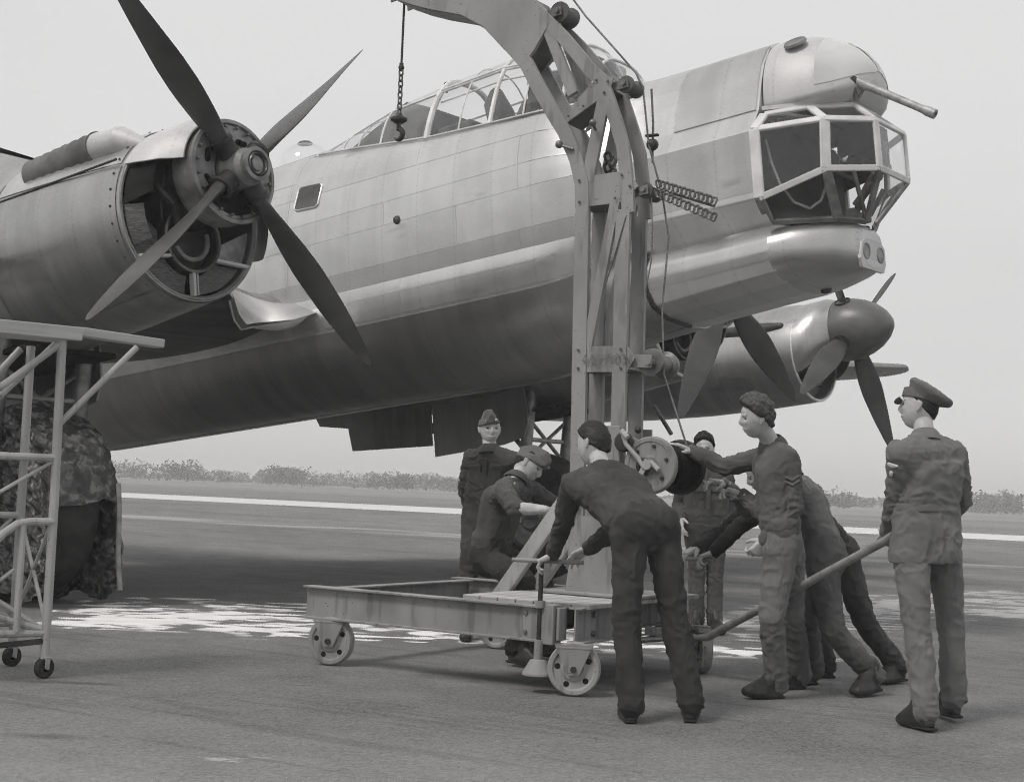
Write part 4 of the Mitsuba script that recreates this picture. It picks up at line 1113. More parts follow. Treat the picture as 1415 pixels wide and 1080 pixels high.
for p_, q_ in (((-.30, 3.52), (.0, 3.72)), ((-.19, 2.97), (.10, 2.97)), ((-.15, 1.915), (.2, 1.915)), ((-.64, 3.93), (-.56, 4.03))): part(MA, 'tie_plate', web(p_, q_), 'm_crane_dark')
part(MA, 'jib_soffit', cat([web(a, b) for a, b in zip(inner[7:-1], inner[8:])]), 'm_crane')
part(MA, 'jib_soffit', cat([web(a, b) for a, b in zip([(-1.72, 4.64), (-1.2, 4.59), (-.72, 4.46)], [(-1.2, 4.59), (-.72, 4.46), (-.53, 4.31)])]), 'm_crane')
part(MA, 'mast_foot', cat([bar(mc(-.30, -.02, .52), mc(.36, -.02, .52), .36, .02, EZ), pl2(Polygon([(-.16, .52), (.24, .52), (.22, 1.0), (-.10, 1.0)]), -.13, .010)]), 'm_crane')
tx = meshkit.text_mesh('4A/7501', .055, .002); tx.apply_transform(mat4(E1, EZ, -E2, mc(-.10, FRONT_B - PT - .0135 + .012 - .011, 1.955)))
part(MA, 'stencil_lettering', tx, 'm_stencil', smooth=False)
# back stays to the trolley
ch_ = lambda p, q, w=.085: cat([bar(p, q, w, .010, -E2, .002), bar(p + unit(np.cross(q - p, E2)) * (w / 2) + E2 * .02, q + unit(np.cross(q - p, E2)) * (w / 2) + E2 * .02, .010, .045, -E2, .002), bar(p - unit(np.cross(q - p, E2)) * (w / 2) + E2 * .02, q - unit(np.cross(q - p, E2)) * (w / 2) + E2 * .02, .010, .045, -E2, .002)])
for b in (-.2, .2): part(MA, 'back_stay', ch_(mc(-.625, b, .45), mc(-.12, b, 1.14)), 'm_tube')

# pulleys, cable, chain and hook
def pulley(a, z, r_, b0=-.06, b1=.10, name='pulley'):
    c = mc(a, b0, z); L_ = b1 - b0
    k_ = part(HO, name, lathe([(0, 0), (0, r_), (.02, r_), (.035, r_ * .75), (L_ - .035, r_ * .75), (L_ - .02, r_), (L_, r_), (L_, 0)], c, E2, 28), 'm_crane_dark')
    part(k_, 'bracket', cat([bar(mc(a - .10, b0 - .02, z - .02), mc(a + .03, b0 - .02, z), .012, .06, EZ), bar(mc(a - .10, b1 + .02, z - .02), mc(a + .03, b1 + .02, z), .012, .06, EZ), tube(mc(a, b0 - .045, z), mc(a, b1 + .045, z), .018, 10)]), 'm_steel')


pulley(.10, 3.74, .055); pulley(.265, 3.045, .05); pulley(-.41, 4.28, .07); pulley(-1.68, 4.585, .05)
pk = part(HO, 'guide_roller', lathe([(0, 0), (0, .085), (.03, .09), (.05, .06), (.2, .06), (.22, .09), (.25, .085), (.25, 0)], mc(.33, -.04, 1.965), E2, 26), 'm_steel')
part(pk, 'bracket', cat([bar(mc(.18, -.08, 1.97), mc(.36, -.08, 1.965), .012, .08, EZ), tube(mc(.34, -.1, 1.965), mc(.34, .26, 1.965), .022, 12)]), 'm_crane')
part(HO, 'pulley_pin', cat([tube(mc(-.22, -.14, 3.33), mc(-.30, -.16, 3.36), .010, 8), tri(sph(mc(-.31, -.165, 3.365), .026, 14))]), 'm_steel')
part(HO, 'pulley_pin', cat([tube(mc(-.06, -.14, 3.44), mc(-.06, -.18, 3.47), .010, 8), tri(sph(mc(-.055, -.19, 3.475), .024, 14))]), 'm_steel')
cab = [mc(.56, .05, 1.44), mc(.395, .02, 1.90), mc(.392, .02, 1.97), mc(.37, .02, 2.3), mc(.40, .02, 2.75), mc(.345, .02, 3.03), mc(.24, .02, 3.35), mc(.185, .02, 3.72), mc(.13, .02, 3.83), mc(-.05, .02, 4.03), mc(-.25, .02, 4.25), mc(-.36, .02, 4.39), mc(-.5, .02, 4.42), mc(-.9, .02, 4.58), mc(-1.62, .02, 4.66), mc(-1.72, .02, 4.63), mc(-1.735, .02, 4.55)]
dense = []
for a, b in zip(cab[:-1], cab[1:]):
    for t in np.linspace(0, 1, 6)[:-1]: dense.append(a + (b - a) * t)
part(HO, 'cable', polytube(dense + [cab[-1]], .0065, 8), 'm_steel')
part(HO, 'cable', polytube([mc(.23, -.09, 3.04), mc(.17, -.13, 2.86), mc(.10, -.14, 2.6), mc(.04, -.14, 2.42)], .005, 6), 'm_cable', label='thin slack cord on the front of the mast')
# a loose end of cable hanging right of the mast
part(HO, 'cable', polytube([mc(.30, -.04, 3.0), mc(.325, -.06, 2.8), mc(.33, -.07, 2.6), mc(.30, -.08, 2.4), mc(.275, -.08, 2.2)], .005, 6), 'm_steel', label='slack cable hanging right of the mast')
part(HO, 'cable', polytube([mc(.215, .08, 3.73), mc(.235, .08, 3.5), mc(.24, .08, 3.25)], .008, 6), 'm_steel', label='straight rod beside the curved flange')
part(HO, 'cable_clip', cat([bar(mc(.20, .05, 3.42), mc(.29, .05, 3.42), .03, .015, EZ), tri(sph(mc(.25, .05, 3.36), .04, 12))]), 'm_iron')


def link(c, d, n, L_=.05, w=.032, r_=.0065):
    s = np.cross(n, d); pts = []
    for t in np.linspace(0, 2 * np.pi, 17):
        x = math.cos(t) * w / 2; y = math.sin(t) * w / 2 + (L_ - w) / 2 * (1 if math.sin(t) > 0 else -1)
        pts.append(c + s * x + d * y)
    return polytube(pts, r_, 6, cap=False)


hx = mc(-1.735, .02, 0); zc_ = 4.5
part(HO, 'hoist_rod', cat([tube(hx + EZ * 4.56, hx + EZ * 4.10, .0085, 8), tri(sph(hx + EZ * 4.09, .022, 12)), tube(hx + EZ * 4.12, hx + EZ * 4.065, .016, 10)]), 'm_iron')
lk = []
z_ = 4.055
CHN = None
for i in range(8):
    m = link(hx + EZ * z_, EZ, E1 if i % 2 else E2); z_ -= .0405
    if CHN is None: CHN = part(HO, 'chain', m, 'm_steel')
    else: part(CHN, 'link', m, 'm_steel')
hk = part(HO, 'hook_block', cat([lathe([(0, 0), (0, .03), (.02, .06), (.035, .06), (.05, .03), (.07, .02)], hx + EZ * 3.69, EZ, 20)]), 'm_iron')
hp = [hx + EZ * 3.695, hx + EZ * 3.66] + [hx + EZ * (3.61 + .038 * math.sin(t)) + E1 * (.038 * math.cos(t)) for t in np.linspace(1.57, -2.6, 14)]
part(hk, 'hook', polytube(hp, [.016] * 2 + [.019] * 9 + [.016, .014, .011, .008, .004], 10), 'm_iron')
# chain bundle wound on the arm that sticks out from the pulley
a0_, a1_ = mc(.30, -.02, 3.07), mc(.78, -.02, 2.90)
dd = unit(a1_ - a0_)
CB = part(HO, 'chain_bundle', tube(a0_, a1_ - dd * .06, .010, 8), 'm_steel')
for i in range(14):
    for j, off in enumerate((.030, -.030)):
        c = a0_ + dd * (.05 + i * .031) + EZ * (off - .003 * i * (j == 1)) - E2 * .02
        part(CB, 'link', cat([link(c, unit(EZ + .35 * dd * (1 if i % 2 else -1)), -E2, .052, .032, .0065), tri(sph(c + EZ * .020, .010, 8))]), 'm_steel' if (i + j) % 2 else 'm_cable')
for i in range(5):
    c = mc(-.05 + .035 * (i % 2), .02, 3.30 - .035 * i)
    part(CB, 'link', link(c, unit(EZ + .5 * E1 * (1 if i % 2 else -1)), -E2, .06, .042, .010), 'm_steel' if i % 2 else 'm_iron')

# winch
WC, WZ = .445, 1.325
WN = part(HO, 'winch', lathe([(-.022, 0), (-.022, .05), (-.004, .055), (0, .075), (0, .138), (-.007, .143), (-.007, .164), (.0, .172), (.025, .175), (.035, .168), (.035, .09), (.40, .09), (.40, 0)], mc(WC, -.23, WZ), E2, 48), 'm_trolley')
part(WN, 'flange_bolt', cat([lathe([(-.014, 0), (-.013, .011), (.0, .012)], mc(WC + .115 * math.cos(t_), -.23, WZ + .115 * math.sin(t_)), E2, 8) for t_ in np.arange(6) * 1.047 + .3]), 'm_iron', kind='stuff')
part(WN, 'far_flange', lathe([(.40, 0), (.40, .165), (.43, .175), (.445, .165), (.445, 0)], mc(WC, -.23, WZ), E2, 48), 'm_dark_metal')
part(WN, 'drum_cover', lathe([(.045, .12), (.05, .138), (.14, .142), (.145, .130), (.15, .142), (.25, .142), (.255, .130), (.26, .142), (.385, .14), (.39, .12)], mc(WC, -.23, WZ), E2, 40), 'm_inside')
cr = [mc(WC - .02, -.27, WZ - .02), mc(WC - .06, -.275, WZ + .04), mc(WC - .14, -.28, WZ + .12), mc(WC - .17, -.285, WZ + .20)]
part(WN, 'crank', cat([polytube(cr, .014, 8), tube(mc(WC, -.20, WZ), mc(WC, -.28, WZ), .03, 14), bar(mc(WC, -.265, WZ + .03), mc(WC - .06, -.265, WZ - .10), .035, .014, E2), tube(mc(WC + .02, -.26, WZ + .02), mc(WC + .08, -.27, WZ - .03), .016, 8), tube(mc(WC - .17, -.29, WZ + .20), mc(WC - .12, -.30, WZ + .16), .018, 8)]), 'm_tube')
part(WN, 'ratchet', cat([lathe([(0, .03), (.01, .055), (.025, .055), (.03, .03)], mc(WC - .03, -.262, WZ - .01), E2, 10), cbox(.06, .03, .04, .006).apply_translation(mc(WC - .16, -.2, WZ + .15))]), 'm_iron')
part(WN, 'bearing_frame', cat([bar(mc(.18, -.21, 1.15), mc(.18, -.21, 1.56), .10, .02, E2), bar(mc(.18, -.20, 1.52), mc(.42, -.20, 1.42), .02, .05, EZ), bar(mc(.18, -.20, 1.2), mc(.45, -.20, 1.30), .02, .05, EZ)]), 'm_crane')
part(WN, 'bearing_frame', cat([bar(mc(.18, .22, 1.15), mc(.18, .22, 1.56), .10, .02, E2), bar(mc(.18, .22, 1.2), mc(.45, .22, 1.32), .02, .05, EZ)]), 'm_crane')
part(WN, 'gear_case', cat([lathe([(0, 0), (0, .05), (.012, .062), (.03, .062), (.035, .05), (.035, 0)], mc(.27, -.262, 1.46), E2, 16), cbox(.05, .03, .10, .008).apply_translation(mc(.24, -.245, 1.28)), tri(sph(mc(.36, -.235, 1.535), .022, 10))]), 'm_iron')
part(WN, 'crank', cat([tube(mc(WC + .15, .26, WZ - .10), mc(WC + .46, .26, WZ - .20), .016, 10), tube(mc(WC, .2, WZ), mc(WC + .02, .27, WZ - .02), .02, 8), tube(mc(WC + .02, .262, WZ - .03), mc(WC + .16, .262, WZ - .1), .012, 8)]), 'm_tube')
part(WN, 'brake_lever', bar(mc(WC - .02, .1, WZ + .20), mc(WC - .13, .06, WZ + .38), .02, .03, E2), 'm_iron')
# tow bar
part(HO, 'tow_bar', cat([polytube([V(1.22, 9.42, .235), V(1.30, 9.27, .26), V(2.045, 7.87, .945), V(2.075, 7.80, .985)], [.018, .026, .024, .022], 12)]), 'm_pole', label='long tow bar held by the airman in the peaked cap')
part(HO, 'tow_bar_joint', cat([bar(tl(.84, .60, .25), V(1.24, 9.40, .235), .03, .04, EZ), tube(V(1.16, 9.42, .24), V(1.28, 9.50, .24), .022, 10)]), 'm_steel')

# ================================================================== ACCESS TRESTLE at the left
TT, TN = unit(V(-.80, -.60, 0)), unit(V(-.60, .80, 0)); T0_ = V(-2.535, 8.13, 0)
tr = lambda a, b, z: T0_ + a * TT + b * TN + V(0, 0, z)
TS = thing('access_trestle', 'wheeled tubular steel access stand with plank platform beside the near engine', 'work platform')
part(TS, 'post', polytube([tr(0, 0, .10), tr(0, 0, 1.0), tr(.01, 0, 1.88)], .026, 12), 'm_tube')
part(TS, 'post', tube(tr(0, .55, .10), tr(.0, .55, 1.88), .026, 12), 'm_tube')
for a in (1.35,):
    for b in (0, .55): part(TS, 'post', tube(tr(a, b, .10), tr(a, b, 1.88), .026, 12), 'm_tube')
for z in (1.22, .25):
    part(TS, 'rail', tube(tr(0, 0, z), tr(1.35, 0, z), .022, 10), 'm_tube'); part(TS, 'rail', tube(tr(0, .55, z), tr(1.35, .55, z), .02, 10), 'm_tube')
    part(TS, 'cross_rail', tube(tr(0, 0, z), tr(0, .55, z), .02, 10), 'm_tube')
part(TS, 'rail', tube(tr(0, .55, .88), tr(1.35, .55, .88), .02, 10), 'm_tube')
part(TS, 'handrail', polytube([tr(0, -.01, .865), tr(.13, -.01, .865), tr(.20, -.01, .85), tr(.27, -.01, .80), tr(.50, -.01, .55), tr(.60, -.01, .45)], .022, 10), 'm_tube')
part(TS, 'upright', tube(tr(.17, -.01, .86), tr(.17, -.01, .26), .020, 10), 'm_tube')
part(TS, 'brace', cat([tube(tr(.02, 0, 1.86), tr(.52, 0, 1.44), .020, 10), tube(tr(.04, .02, 1.86), tr(.50, .10, 1.34), .018, 10), tube(tr(.06, .55, 1.86), tr(.5, .55, 1.3), .02, 10)]), 'm_tube')
part(TS, 'brace', tube(tr(-.44, .02, 1.885), tr(-.01, .0, 1.42), .018, 10), 'm_tube')
part(TS, 'brace', cat([tube(tr(.02, .1, .28), tr(.5, .45, .62), .015, 8), tube(tr(.55, .1, .42), tr(.08, .50, .80), .015, 8), tube(tr(.03, 0, .27), tr(.55, 0, .42), .018, 8)]), 'm_tube')
part(TS, 'platform_plank', bar(tr(-.10, .30, 1.932), tr(1.9, .30, 1.932), .30, .055, EZ, .004), 'm_wood')
part(TS, 'platform_plank', bar(tr(-.09, -.02, 1.925), tr(1.9, -.02, 1.925), .05, .075, EZ, .004), 'm_wood')
part(TS, 'platform_plank', bar(tr(-.62, .10, 1.925), tr(-.105, .06, 1.945), .10, .05, EZ, .004), 'm_wood', label='short plank end jutting out to the right')
for a in (0, 1.35):
    for b in (0, .55):
        c = tr(a, b, .058); ax = unit(V(.8, -.5, 0)); d = np.cross(EZ, ax)
        cw = part(TS, 'castor', lathe([(-.02, .02), (-.022, .045), (-.018, .056), (.018, .056), (.022, .045), (.02, .02)], c, ax, 26), 'm_rubber')
        part(cw, 'fork', cat([bar(c + ax * .03 + d * -.005, c + ax * .03 + V(0, 0, .055), .03, .006, ax), bar(c - ax * .03, c - ax * .03 + V(0, 0, .055), .03, .006, ax), bar(c + ax * -.035 + V(0, 0, .058), c + ax * .035 + V(0, 0, .058), .035, .008, EZ), tube(c + V(0, 0, .055), c + V(0, 0, .10), .016, 10), tube(c - ax * .035, c + ax * .035, .009, 8)]), 'm_tube')
for p_, q_ in ((tr(.0, .02, .30), tr(.0, .53, .86)), (tr(.0, .53, .30), tr(.0, .02, .86)), (tr(.62, 0, .27), tr(.2, 0, .60)), (tr(.02, 0, 1.20), tr(.5, 0, .90)), (tr(.02, .55, .30), tr(.6, .55, .84)), (tr(.6, .55, .28), tr(.05, .55, .86))):
    part(TS, 'thin_brace', tube(p_, q_, .011, 8), 'm_tube')
part(TS, 'base_bracket', cat([bar(tr(.0, 0, .205), tr(.55, 0, .17), .03, .03, EZ), cbox(.10, .10, .08, .01).apply_translation(tr(.42, .3, .17))]), 'm_iron')

# ================================================================== PEOPLE
def refine(mn, L_, it=8):
    t = tri(mn.refine_to_length(L_)); t = trimesh.Trimesh(t.vertices, t.faces, process=True)
    trimesh.smoothing.filter_taubin(t, lamb=.5, nu=.53, iterations=it); return t


def fold(t, amp, joints=(), seed=0, axis=None):
    """cloth: creases running along the limb, and tighter ones across it at the joints"""
    v = np.array(t.vertices); n = np.array(t.vertex_normals)
    w = np.zeros(len(v))
    for j, rad, k_ in joints: w += k_ * np.exp(-np.sum((v - j) ** 2, 1) / rad ** 2)
    w = np.clip(w, 0, 1.3)
    warp = np.stack([meshkit.fbm(v * 5 + i * 7.7 + seed, 2, i) for i in range(3)], -1) - .5
    sharp = lambda x: (1 - np.abs(2 * x - 1)) ** 3
    lon = sharp(meshkit.fbm(v * V(15, 15, 3.2) + warp * 4.0 + seed * 1.7, 2, 5))
    dia = sharp(meshkit.fbm((v[:, [0, 1, 2]] + v[:, [2, 2, 0]] * V(.9, -.9, 0)) * V(9, 9, 11) + warp * 2.5 + seed * .9, 2, 7))
    cro = sharp(meshkit.fbm(v * V(6, 6, 30) + warp * 5.5 + seed * 2.3, 2, 9))
    low = meshkit.fbm(v * 5 + seed, 2, 12) - .5
    d = (lon - .45) * (.9 - .35 * np.clip(w, 0, 1)) + (dia - .45) * .45 + (cro - .4) * 1.15 * w + low * .6
    t.vertices = v + n * (amp * d)[:, None]
    return t


def head_shape(s=1.0):
    t = trimesh.creation.icosphere(5, 1.0); p = np.array(t.vertices)
    x, y, z = p[:, 0].copy(), p[:, 1].copy(), p[:, 2].copy()
    X, Y, Z = x * .098, y * .077, z * .120
    jaw = np.clip(-z, 0, 1); Y *= 1 - .30 * jaw ** 1.4; X *= 1 - .10 * jaw * (x < 0)
    X += .012 * np.clip(-z - .2, 0, 1) * (x > .2) * 1.0           # chin forward
    X *= 1 - .06 * np.clip(x, 0, 1) * (np.abs(z) < .4)
    fr_ = np.clip(x, 0, 1) ** 2
    gx = lambda cy, cz, sy, sz: np.exp(-((Y - cy) / sy) ** 2 - ((Z - cz) / sz) ** 2)
    d = .020 * gx(0, -.018, .011, .020) + .010 * gx(0, .006, .009, .018)      # nose
    d += .006 * (gx(.03, .030, .026, .010) + gx(-.03, .030, .026, .010))      # brows
    d -= .010 * (gx(.031, .010, .016, .012) + gx(-.031, .010, .016, .012))    # sockets
    d += .006 * (gx(.036, -.014, .018, .014) + gx(-.036, -.014, .018, .014))  # cheeks
    d += .006 * gx(0, -.056, .022, .0065) + .006 * gx(0, -.070, .020, .006) - .005 * gx(0, -.063, .024, .003)   # lips
    d += .009 * gx(0, -.098, .018, .014) - .004 * gx(0, -.083, .02, .006)     # chin
    t.vertices = np.stack([X + d * fr_, Y, Z], -1) * s
    return t


HEAD = head_shape()


def place(m, fwd, up, o):
    f_ = unit(fwd); l_ = unit(np.cross(up, f_)); u_ = np.cross(f_, l_); m = m.copy(); m.apply_transform(mat4(f_, l_, u_, o)); return m


def hand(wr, d, n, curl, side):
    """a hand from the wrist along d, palm facing n, thumb on +side"""
    d = unit(d); n = unit(n - d * (n @ d)); s = np.cross(n, d) * side
    P_ = lambda a, b, c=0: wr + d * a + s * b + n * c
    bits = [hull(sph(P_(-.02, .012), .024, 12), sph(P_(-.02, -.012), .024, 12), sph(P_(.03, .020), .019, 12), sph(P_(.03, -.022), .018, 12)),
            hull(sph(P_(.03, .020), .019, 12), sph(P_(.03, -.022), .018, 12), sph(P_(.088, .030), .0135, 12), sph(P_(.092, .010), .0135, 12), sph(P_(.088, -.012), .013, 12), sph(P_(.078, -.032), .012, 12))]
    for off, base, ln, cu in ((.031, .088, (.044, .026, .020), 0.9), (.010, .092, (.048, .029, .021), 1.0), (-.012, .088, (.045, .027, .020), 1.1), (-.033, .078, (.036, .021, .017), 1.25)):
        p = P_(base - .008, off); ang = 0.0; r_ = .0098
        for i, L_ in enumerate(ln):
            ang += curl * cu * (0.8 if i == 0 else 1.0); dv = d * math.cos(ang) + n * math.sin(ang) + s * off * .6
            q = p + dv * L_; bits.append(hull(sph(p, r_, 10), sph(q, r_ - .001, 10))); p = q; r_ -= .001
    p = P_(.022, .028, .006); dv = unit(d * .62 + s * .66 + n * (.3 + .3 * curl)); q = p + dv * .045; w_ = unit(d * .85 + s * .15 + n * (.35 + .5 * curl)); e = q + w_ * .032
    bits += [hull(sph(P_(.0, .015), .018, 10), sph(p, .016, 10), sph(q, .0115, 10)), hull(sph(q, .0115, 10), sph(e, .0095, 10))]
    return tri(m3.Manifold.batch_boolean(bits, m3.OpType.Add).refine_to_length(.006))


def person(name, J, face, label, top, legs, hair='m_hair', cap=None, hairk=None, style='blouse', palm=((0, 0, -1), (0, 0, -1)), curl=(.5, .5), rolled=False, sc=1.0, seed=1, headup=None, chest_k=1.0, pockets=False):
    J = {k_: V(*v_) for k_, v_ in J.items()}
    k = thing(name, label, 'person')
    fwd = unit(face); sp = unit(J['neck'] - J['pelvis']); up = unit(V(0, 0, 1) * .75 + unit(J['head'] - J['neck']) * .45) if headup is None else unit(headup)
    up = unit(up - fwd * (up @ fwd)); hl = unit(np.cross(up, fwd))
    lat = unit((J['shl'] - J['shr']) * .7 + (J['hil'] - J['hir'])); fr_ = unit(np.cross(lat, sp)) * 1.0   # forward of the chest
    front = np.cross(lat, sp)
    hd = place(HEAD, fwd, up, J['head']); hd.apply_transform(np.eye(4))
    # ---- body: one continuous skin
    bits = []
    nb = J['neck']
    hb = J['head'] - up * .055 - fwd * .02
    bits += [hull(sph(hb, .051 * sc, 18), sph(nb + up * .0, .055 * sc, 18)), hull(sph(nb, .06, 16), sph(J['shl'], .045, 14), sph(J['shr'], .045, 14), sph(J['chest'], .085, 16)), hull(sph(J['chest'], .085, 16), sph(J['pelvis'], .085, 16))]
    for sd in 'lr':
        fl2 = lambda a: J[a + sd]
        bits += [hull(sph(fl2('sh'), .045, 14), sph(fl2('el'), .040 * sc, 14)), hull(sph(fl2('el'), .041 * sc, 16), sph(fl2('el') * .65 + fl2('wr') * .35, .042 * sc, 16), sph(fl2('wr'), .027 * sc, 14)), hull(sph(J['pelvis'], .08, 14), sph(fl2('hi'), .07, 14)), hull(sph(fl2('hi'), .07, 14), sph(fl2('kn'), .050, 14)), hull(sph(fl2('kn'), .05, 14), sph(fl2('an'), .04, 12))]
    bm = m3.Manifold.batch_boolean(bits, m3.OpType.Add).refine_to_length(.03)
    bt = tri(bm); bt = trimesh.Trimesh(bt.vertices, bt.faces, process=True); trimesh.smoothing.filter_taubin(bt, lamb=.5, nu=.53, iterations=5)
    ears = []
    for s_ in (-1, 1):
        o = J['head'] + hl * (.074 * s_) - fwd * .008 - up * .004
        ears.append(hull(sph(o + up * .022, .012, 10), sph(o - up * .022 + fwd * .004, .009, 10), sph(o + up * .012 - fwd * .014 + hl * s_ * .008, .009, 10), sph(o - fwd * .01 - up * .008 + hl * s_ * .006, .008, 10)))
    parts_ = [man(bt), man(hd)] + ears
    for i, sd in enumerate('lr'):
        w = J['wr' + sd]; d = J['ha' + sd] - w
        parts_.append(man(hand(w, d, V(*palm[i]), curl[i], 1 if sd == 'l' else -1)))
    try:
        body = m3.Manifold.batch_boolean(parts_, m3.OpType.Add); bt = tri(body)
        if len(bt.faces) < 5000: raise ValueError
    except Exception:
        bt = cat([p_ for p_ in parts_])
    own(k, bt, 'm_flesh', smooth=50)
    # ---- eyes and brows
    ey = []
    for s_ in (-1, 1):
        o = J['head'] + fwd * .0755 + hl * (.031 * s_) + up * .010; ey.append(hull(sph(o - hl * .008, .005, 8), sph(o + hl * .008, .005, 8), sph(o + fwd * .001, .0065, 8)))
    part(k, 'eyes', cat(ey), 'm_eye', smooth=50)
    br = [hull(sph(J['head'] + fwd * .082 + hl * (.018 * s_) + up * .030, .0055, 8), sph(J['head'] + fwd * .068 + hl * (.048 * s_) + up * .030, .0045, 8)) for s_ in (-1, 1)]
    part(k, 'eyebrows', cat(br), hair, smooth=50)
    # ---- hair
    hb_ = HEAD.copy(); v = np.array(hb_.vertices); nn = np.array(hb_.vertex_normals)
    big = hairk or 0.0
    pn = V(-.74, 0, .67); dist = v @ pn + .010 * (meshkit.fbm(v * 60 + seed, 2, seed) - .5) + .004
    back = np.clip(-v[:, 0] / .05, 0, 1); dist = np.where(v[:, 2] < -.062, np.minimum(dist, (v[:, 2] + .085) * .8), dist)
    if cap: dist -= .006
    tt_ = np.clip(dist / .022, 0, 1); tt_ = tt_ * tt_ * (3 - 2 * tt_)
    thick = .010 + (.012 + .020 * big) * (meshkit.fbm(v * (42 if not big else 34) + seed, 3, seed) - .4) + (.030 * big) * np.clip(v[:, 2] / .12, 0, 1) * np.clip(.6 + v[:, 0] * 5, 0, 1.2) + .010 * np.clip(v[:, 2] / .12, 0, 1)
    if cap: thick = thick * .5
    hb_.vertices = v + nn * (thick * tt_ - .006 * (1 - tt_))[:, None]
    part(k, 'hair', place(hb_, fwd, up, J['head']), hair, smooth=50)
    # ---- jacket
    wt = J['chest'] * .42 + J['pelvis'] * .58; ck = chest_k
    S = lambda c, a, r_, z=0: [sph(c + lat * a, r_, 18), sph(c - lat * a, r_, 18)]
    bl = [hull(*S(J['chest'], .095 * ck, .105), sph(J['shl'] - sp * .01, .066, 16), sph(J['shr'] - sp * .01, .066, 16), sph(nb - sp * .01, .066, 16), sph(nb - sp * .06 - front * .03, .085, 16)), hull(*S(J['chest'], .095 * ck, .105), *S(J['chest'] - front * .02, .085 * ck, .112), *S(wt, .085, .104))]
    cw = .058 if not rolled else .05
    for sd in 'lr':
        e_, s_, w_ = J['el' + sd], J['sh' + sd], J['wr' + sd]
        bl.append(hull(sph(s_, .066, 16), sph(e_ * .5 + s_ * .5, .060, 16), sph(e_, .053, 16)))
        if rolled: bl.append(hull(sph(e_, .058, 16), sph(e_ * .88 + w_ * .12, .052, 16)))
        else: bl.append(hull(sph(e_, .053, 16), sph(e_ * .5 + w_ * .5, .049, 16), sph(w_ * .97 + e_ * .03, .040, 16)))
    if style == 'tunic':
        hem = J['pelvis'] - sp * .06
        bl += [hull(*S(wt, .085, .104), *S(J['pelvis'], .085, .117), *S(hem - V(0, 0, .07), .09, .120))]
        jm = m3.Manifold.batch_boolean(bl, m3.OpType.Add); hz_ = float((hem - V(0, 0, .10))[2]); jm = jm.trim_by_plane((0, 0, 1), hz_)
    elif style == 'blouse':
        bl += [hull(*S(wt, .085, .104), *S(J['pelvis'] * .55 + J['chest'] * .45 - sp * .06, .088, .108))]
        jm = m3.Manifold.batch_boolean(bl, m3.OpType.Add)
    jt = refine(jm, .0115, 5)
    jt = fold(jt, .014, [(J['ell'], .12, 1.0), (J['elr'], .12, 1.0), (wt, .14, .7), (J['shl'] - sp * .1, .1, .5), (J['shr'] - sp * .1, .1, .5)], seed)
    part(k, 'jacket', jt, top, smooth=True)
    # collar
    cax = unit(unit(hb - nb) * .6 + sp * .4)
    col = lathe([(-.01, .092), (.015, .088), (.050, .068), (.056, .062), (.045, .059), (.0, .062)], nb - cax * .002, cax, 26)
    part(k, 'collar', col, top, smooth=True)
    if style == 'blouse':
        c = J['pelvis'] * .60 + J['chest'] * .40
        bd_ = m3.Manifold.batch_hull([*S(c - sp * .055, .088, .102), *S(c - sp * .085, .088, .102)])
        part(k, 'waistband', fold(refine(bd_.refine_to_length(.02), .02, 3), .002, seed=seed), top, smooth=True)
    if pockets:
        for s_ in (-1, 1):
            for dz, hh, nm in ((.0, .10, 'pocket'), (.055, .03, 'pocket_flap')):
                c_ = J['chest'] + lat * (.085 * s_) + sp * dz + front * (.108 if nm == 'pocket' else .113)
                pk2 = cbox(.10, .014, hh, .005); pk2.apply_transform(mat4(lat, np.cross(sp, lat), sp, c_)); part(k, nm, pk2, top)
        part(k, 'button_placket', bar(J['chest'] + front * .118 + sp * .12, J['chest'] + front * .112 - sp * .2, .035, .008, front, .003), top)
    # ---- trousers
    tb = [hull(*S(J['pelvis'] + sp * .10, .080, .094), *S(J['pelvis'], .080, .106), sph(J['hil'], .102, 18), sph(J['hir'], .102, 18))]
    for sd in 'lr':
        h_, kn_, an_ = J['hi' + sd], J['kn' + sd], J['an' + sd]
        tb += [hull(sph(h_, .095, 18), sph(h_ * .5 + kn_ * .5, .082, 18), sph(kn_, .067, 18)), hull(sph(kn_, .067, 18), sph(kn_ * .55 + an_ * .45, .068, 18), sph(an_ - (kn_ - an_) * .025, .064, 18))]
    tm_ = m3.Manifold.batch_boolean(tb, m3.OpType.Add)
    tt = refine(tm_, .0115, 5)
    tt = fold(tt, .015, [(J['knl'], .13, .7), (J['knr'], .13, .7), (J['anl'], .12, .55), (J['anr'], .12, .55), (J['pelvis'], .1, .3)], seed + 3)
    part(k, 'trousers', tt, legs, smooth=True)
    # ---- boots
    for sd in 'lr':
        an_, to_ = J['an' + sd].copy(), J['to' + sd].copy(); to_[2] = max(to_[2], .034)
        d = unit(to_ - an_); upp = unit(V(0, 0, 1) - d * d[2]); fs = unit(d + upp * .42); sdv = unit(np.cross(upp, fs)); he = to_ - fs * .215
        pr = hull(sph(to_ + fs * .02 + sdv * .016, .029, 14), sph(to_ + fs * .02 - sdv * .016, .029, 14), sph(to_ - fs * .05 + sdv * .020, .034, 14), sph(to_ - fs * .05 - sdv * .020, .034, 14), sph(he + fs * .03, .034, 14), sph(an_ * .5 + to_ * .5 + upp * .02, .045, 14))
        bt_ = m3.Manifold.batch_boolean([pr, hull(sph(he + fs * .035 + upp * .02, .042, 14), sph(an_ + upp * .02, .054, 16), sph(an_ + upp * .07, .05, 14), sph(an_ * .6 + to_ * .4 + upp * .02, .045, 14))], m3.OpType.Add).trim_by_plane((0, 0, 1), .002)
        b_ = refine(bt_, .02, 4); bk = part(k, 'boot', b_, 'm_boot', smooth=True)
        lo_ = V(0, 0, 1) * .006
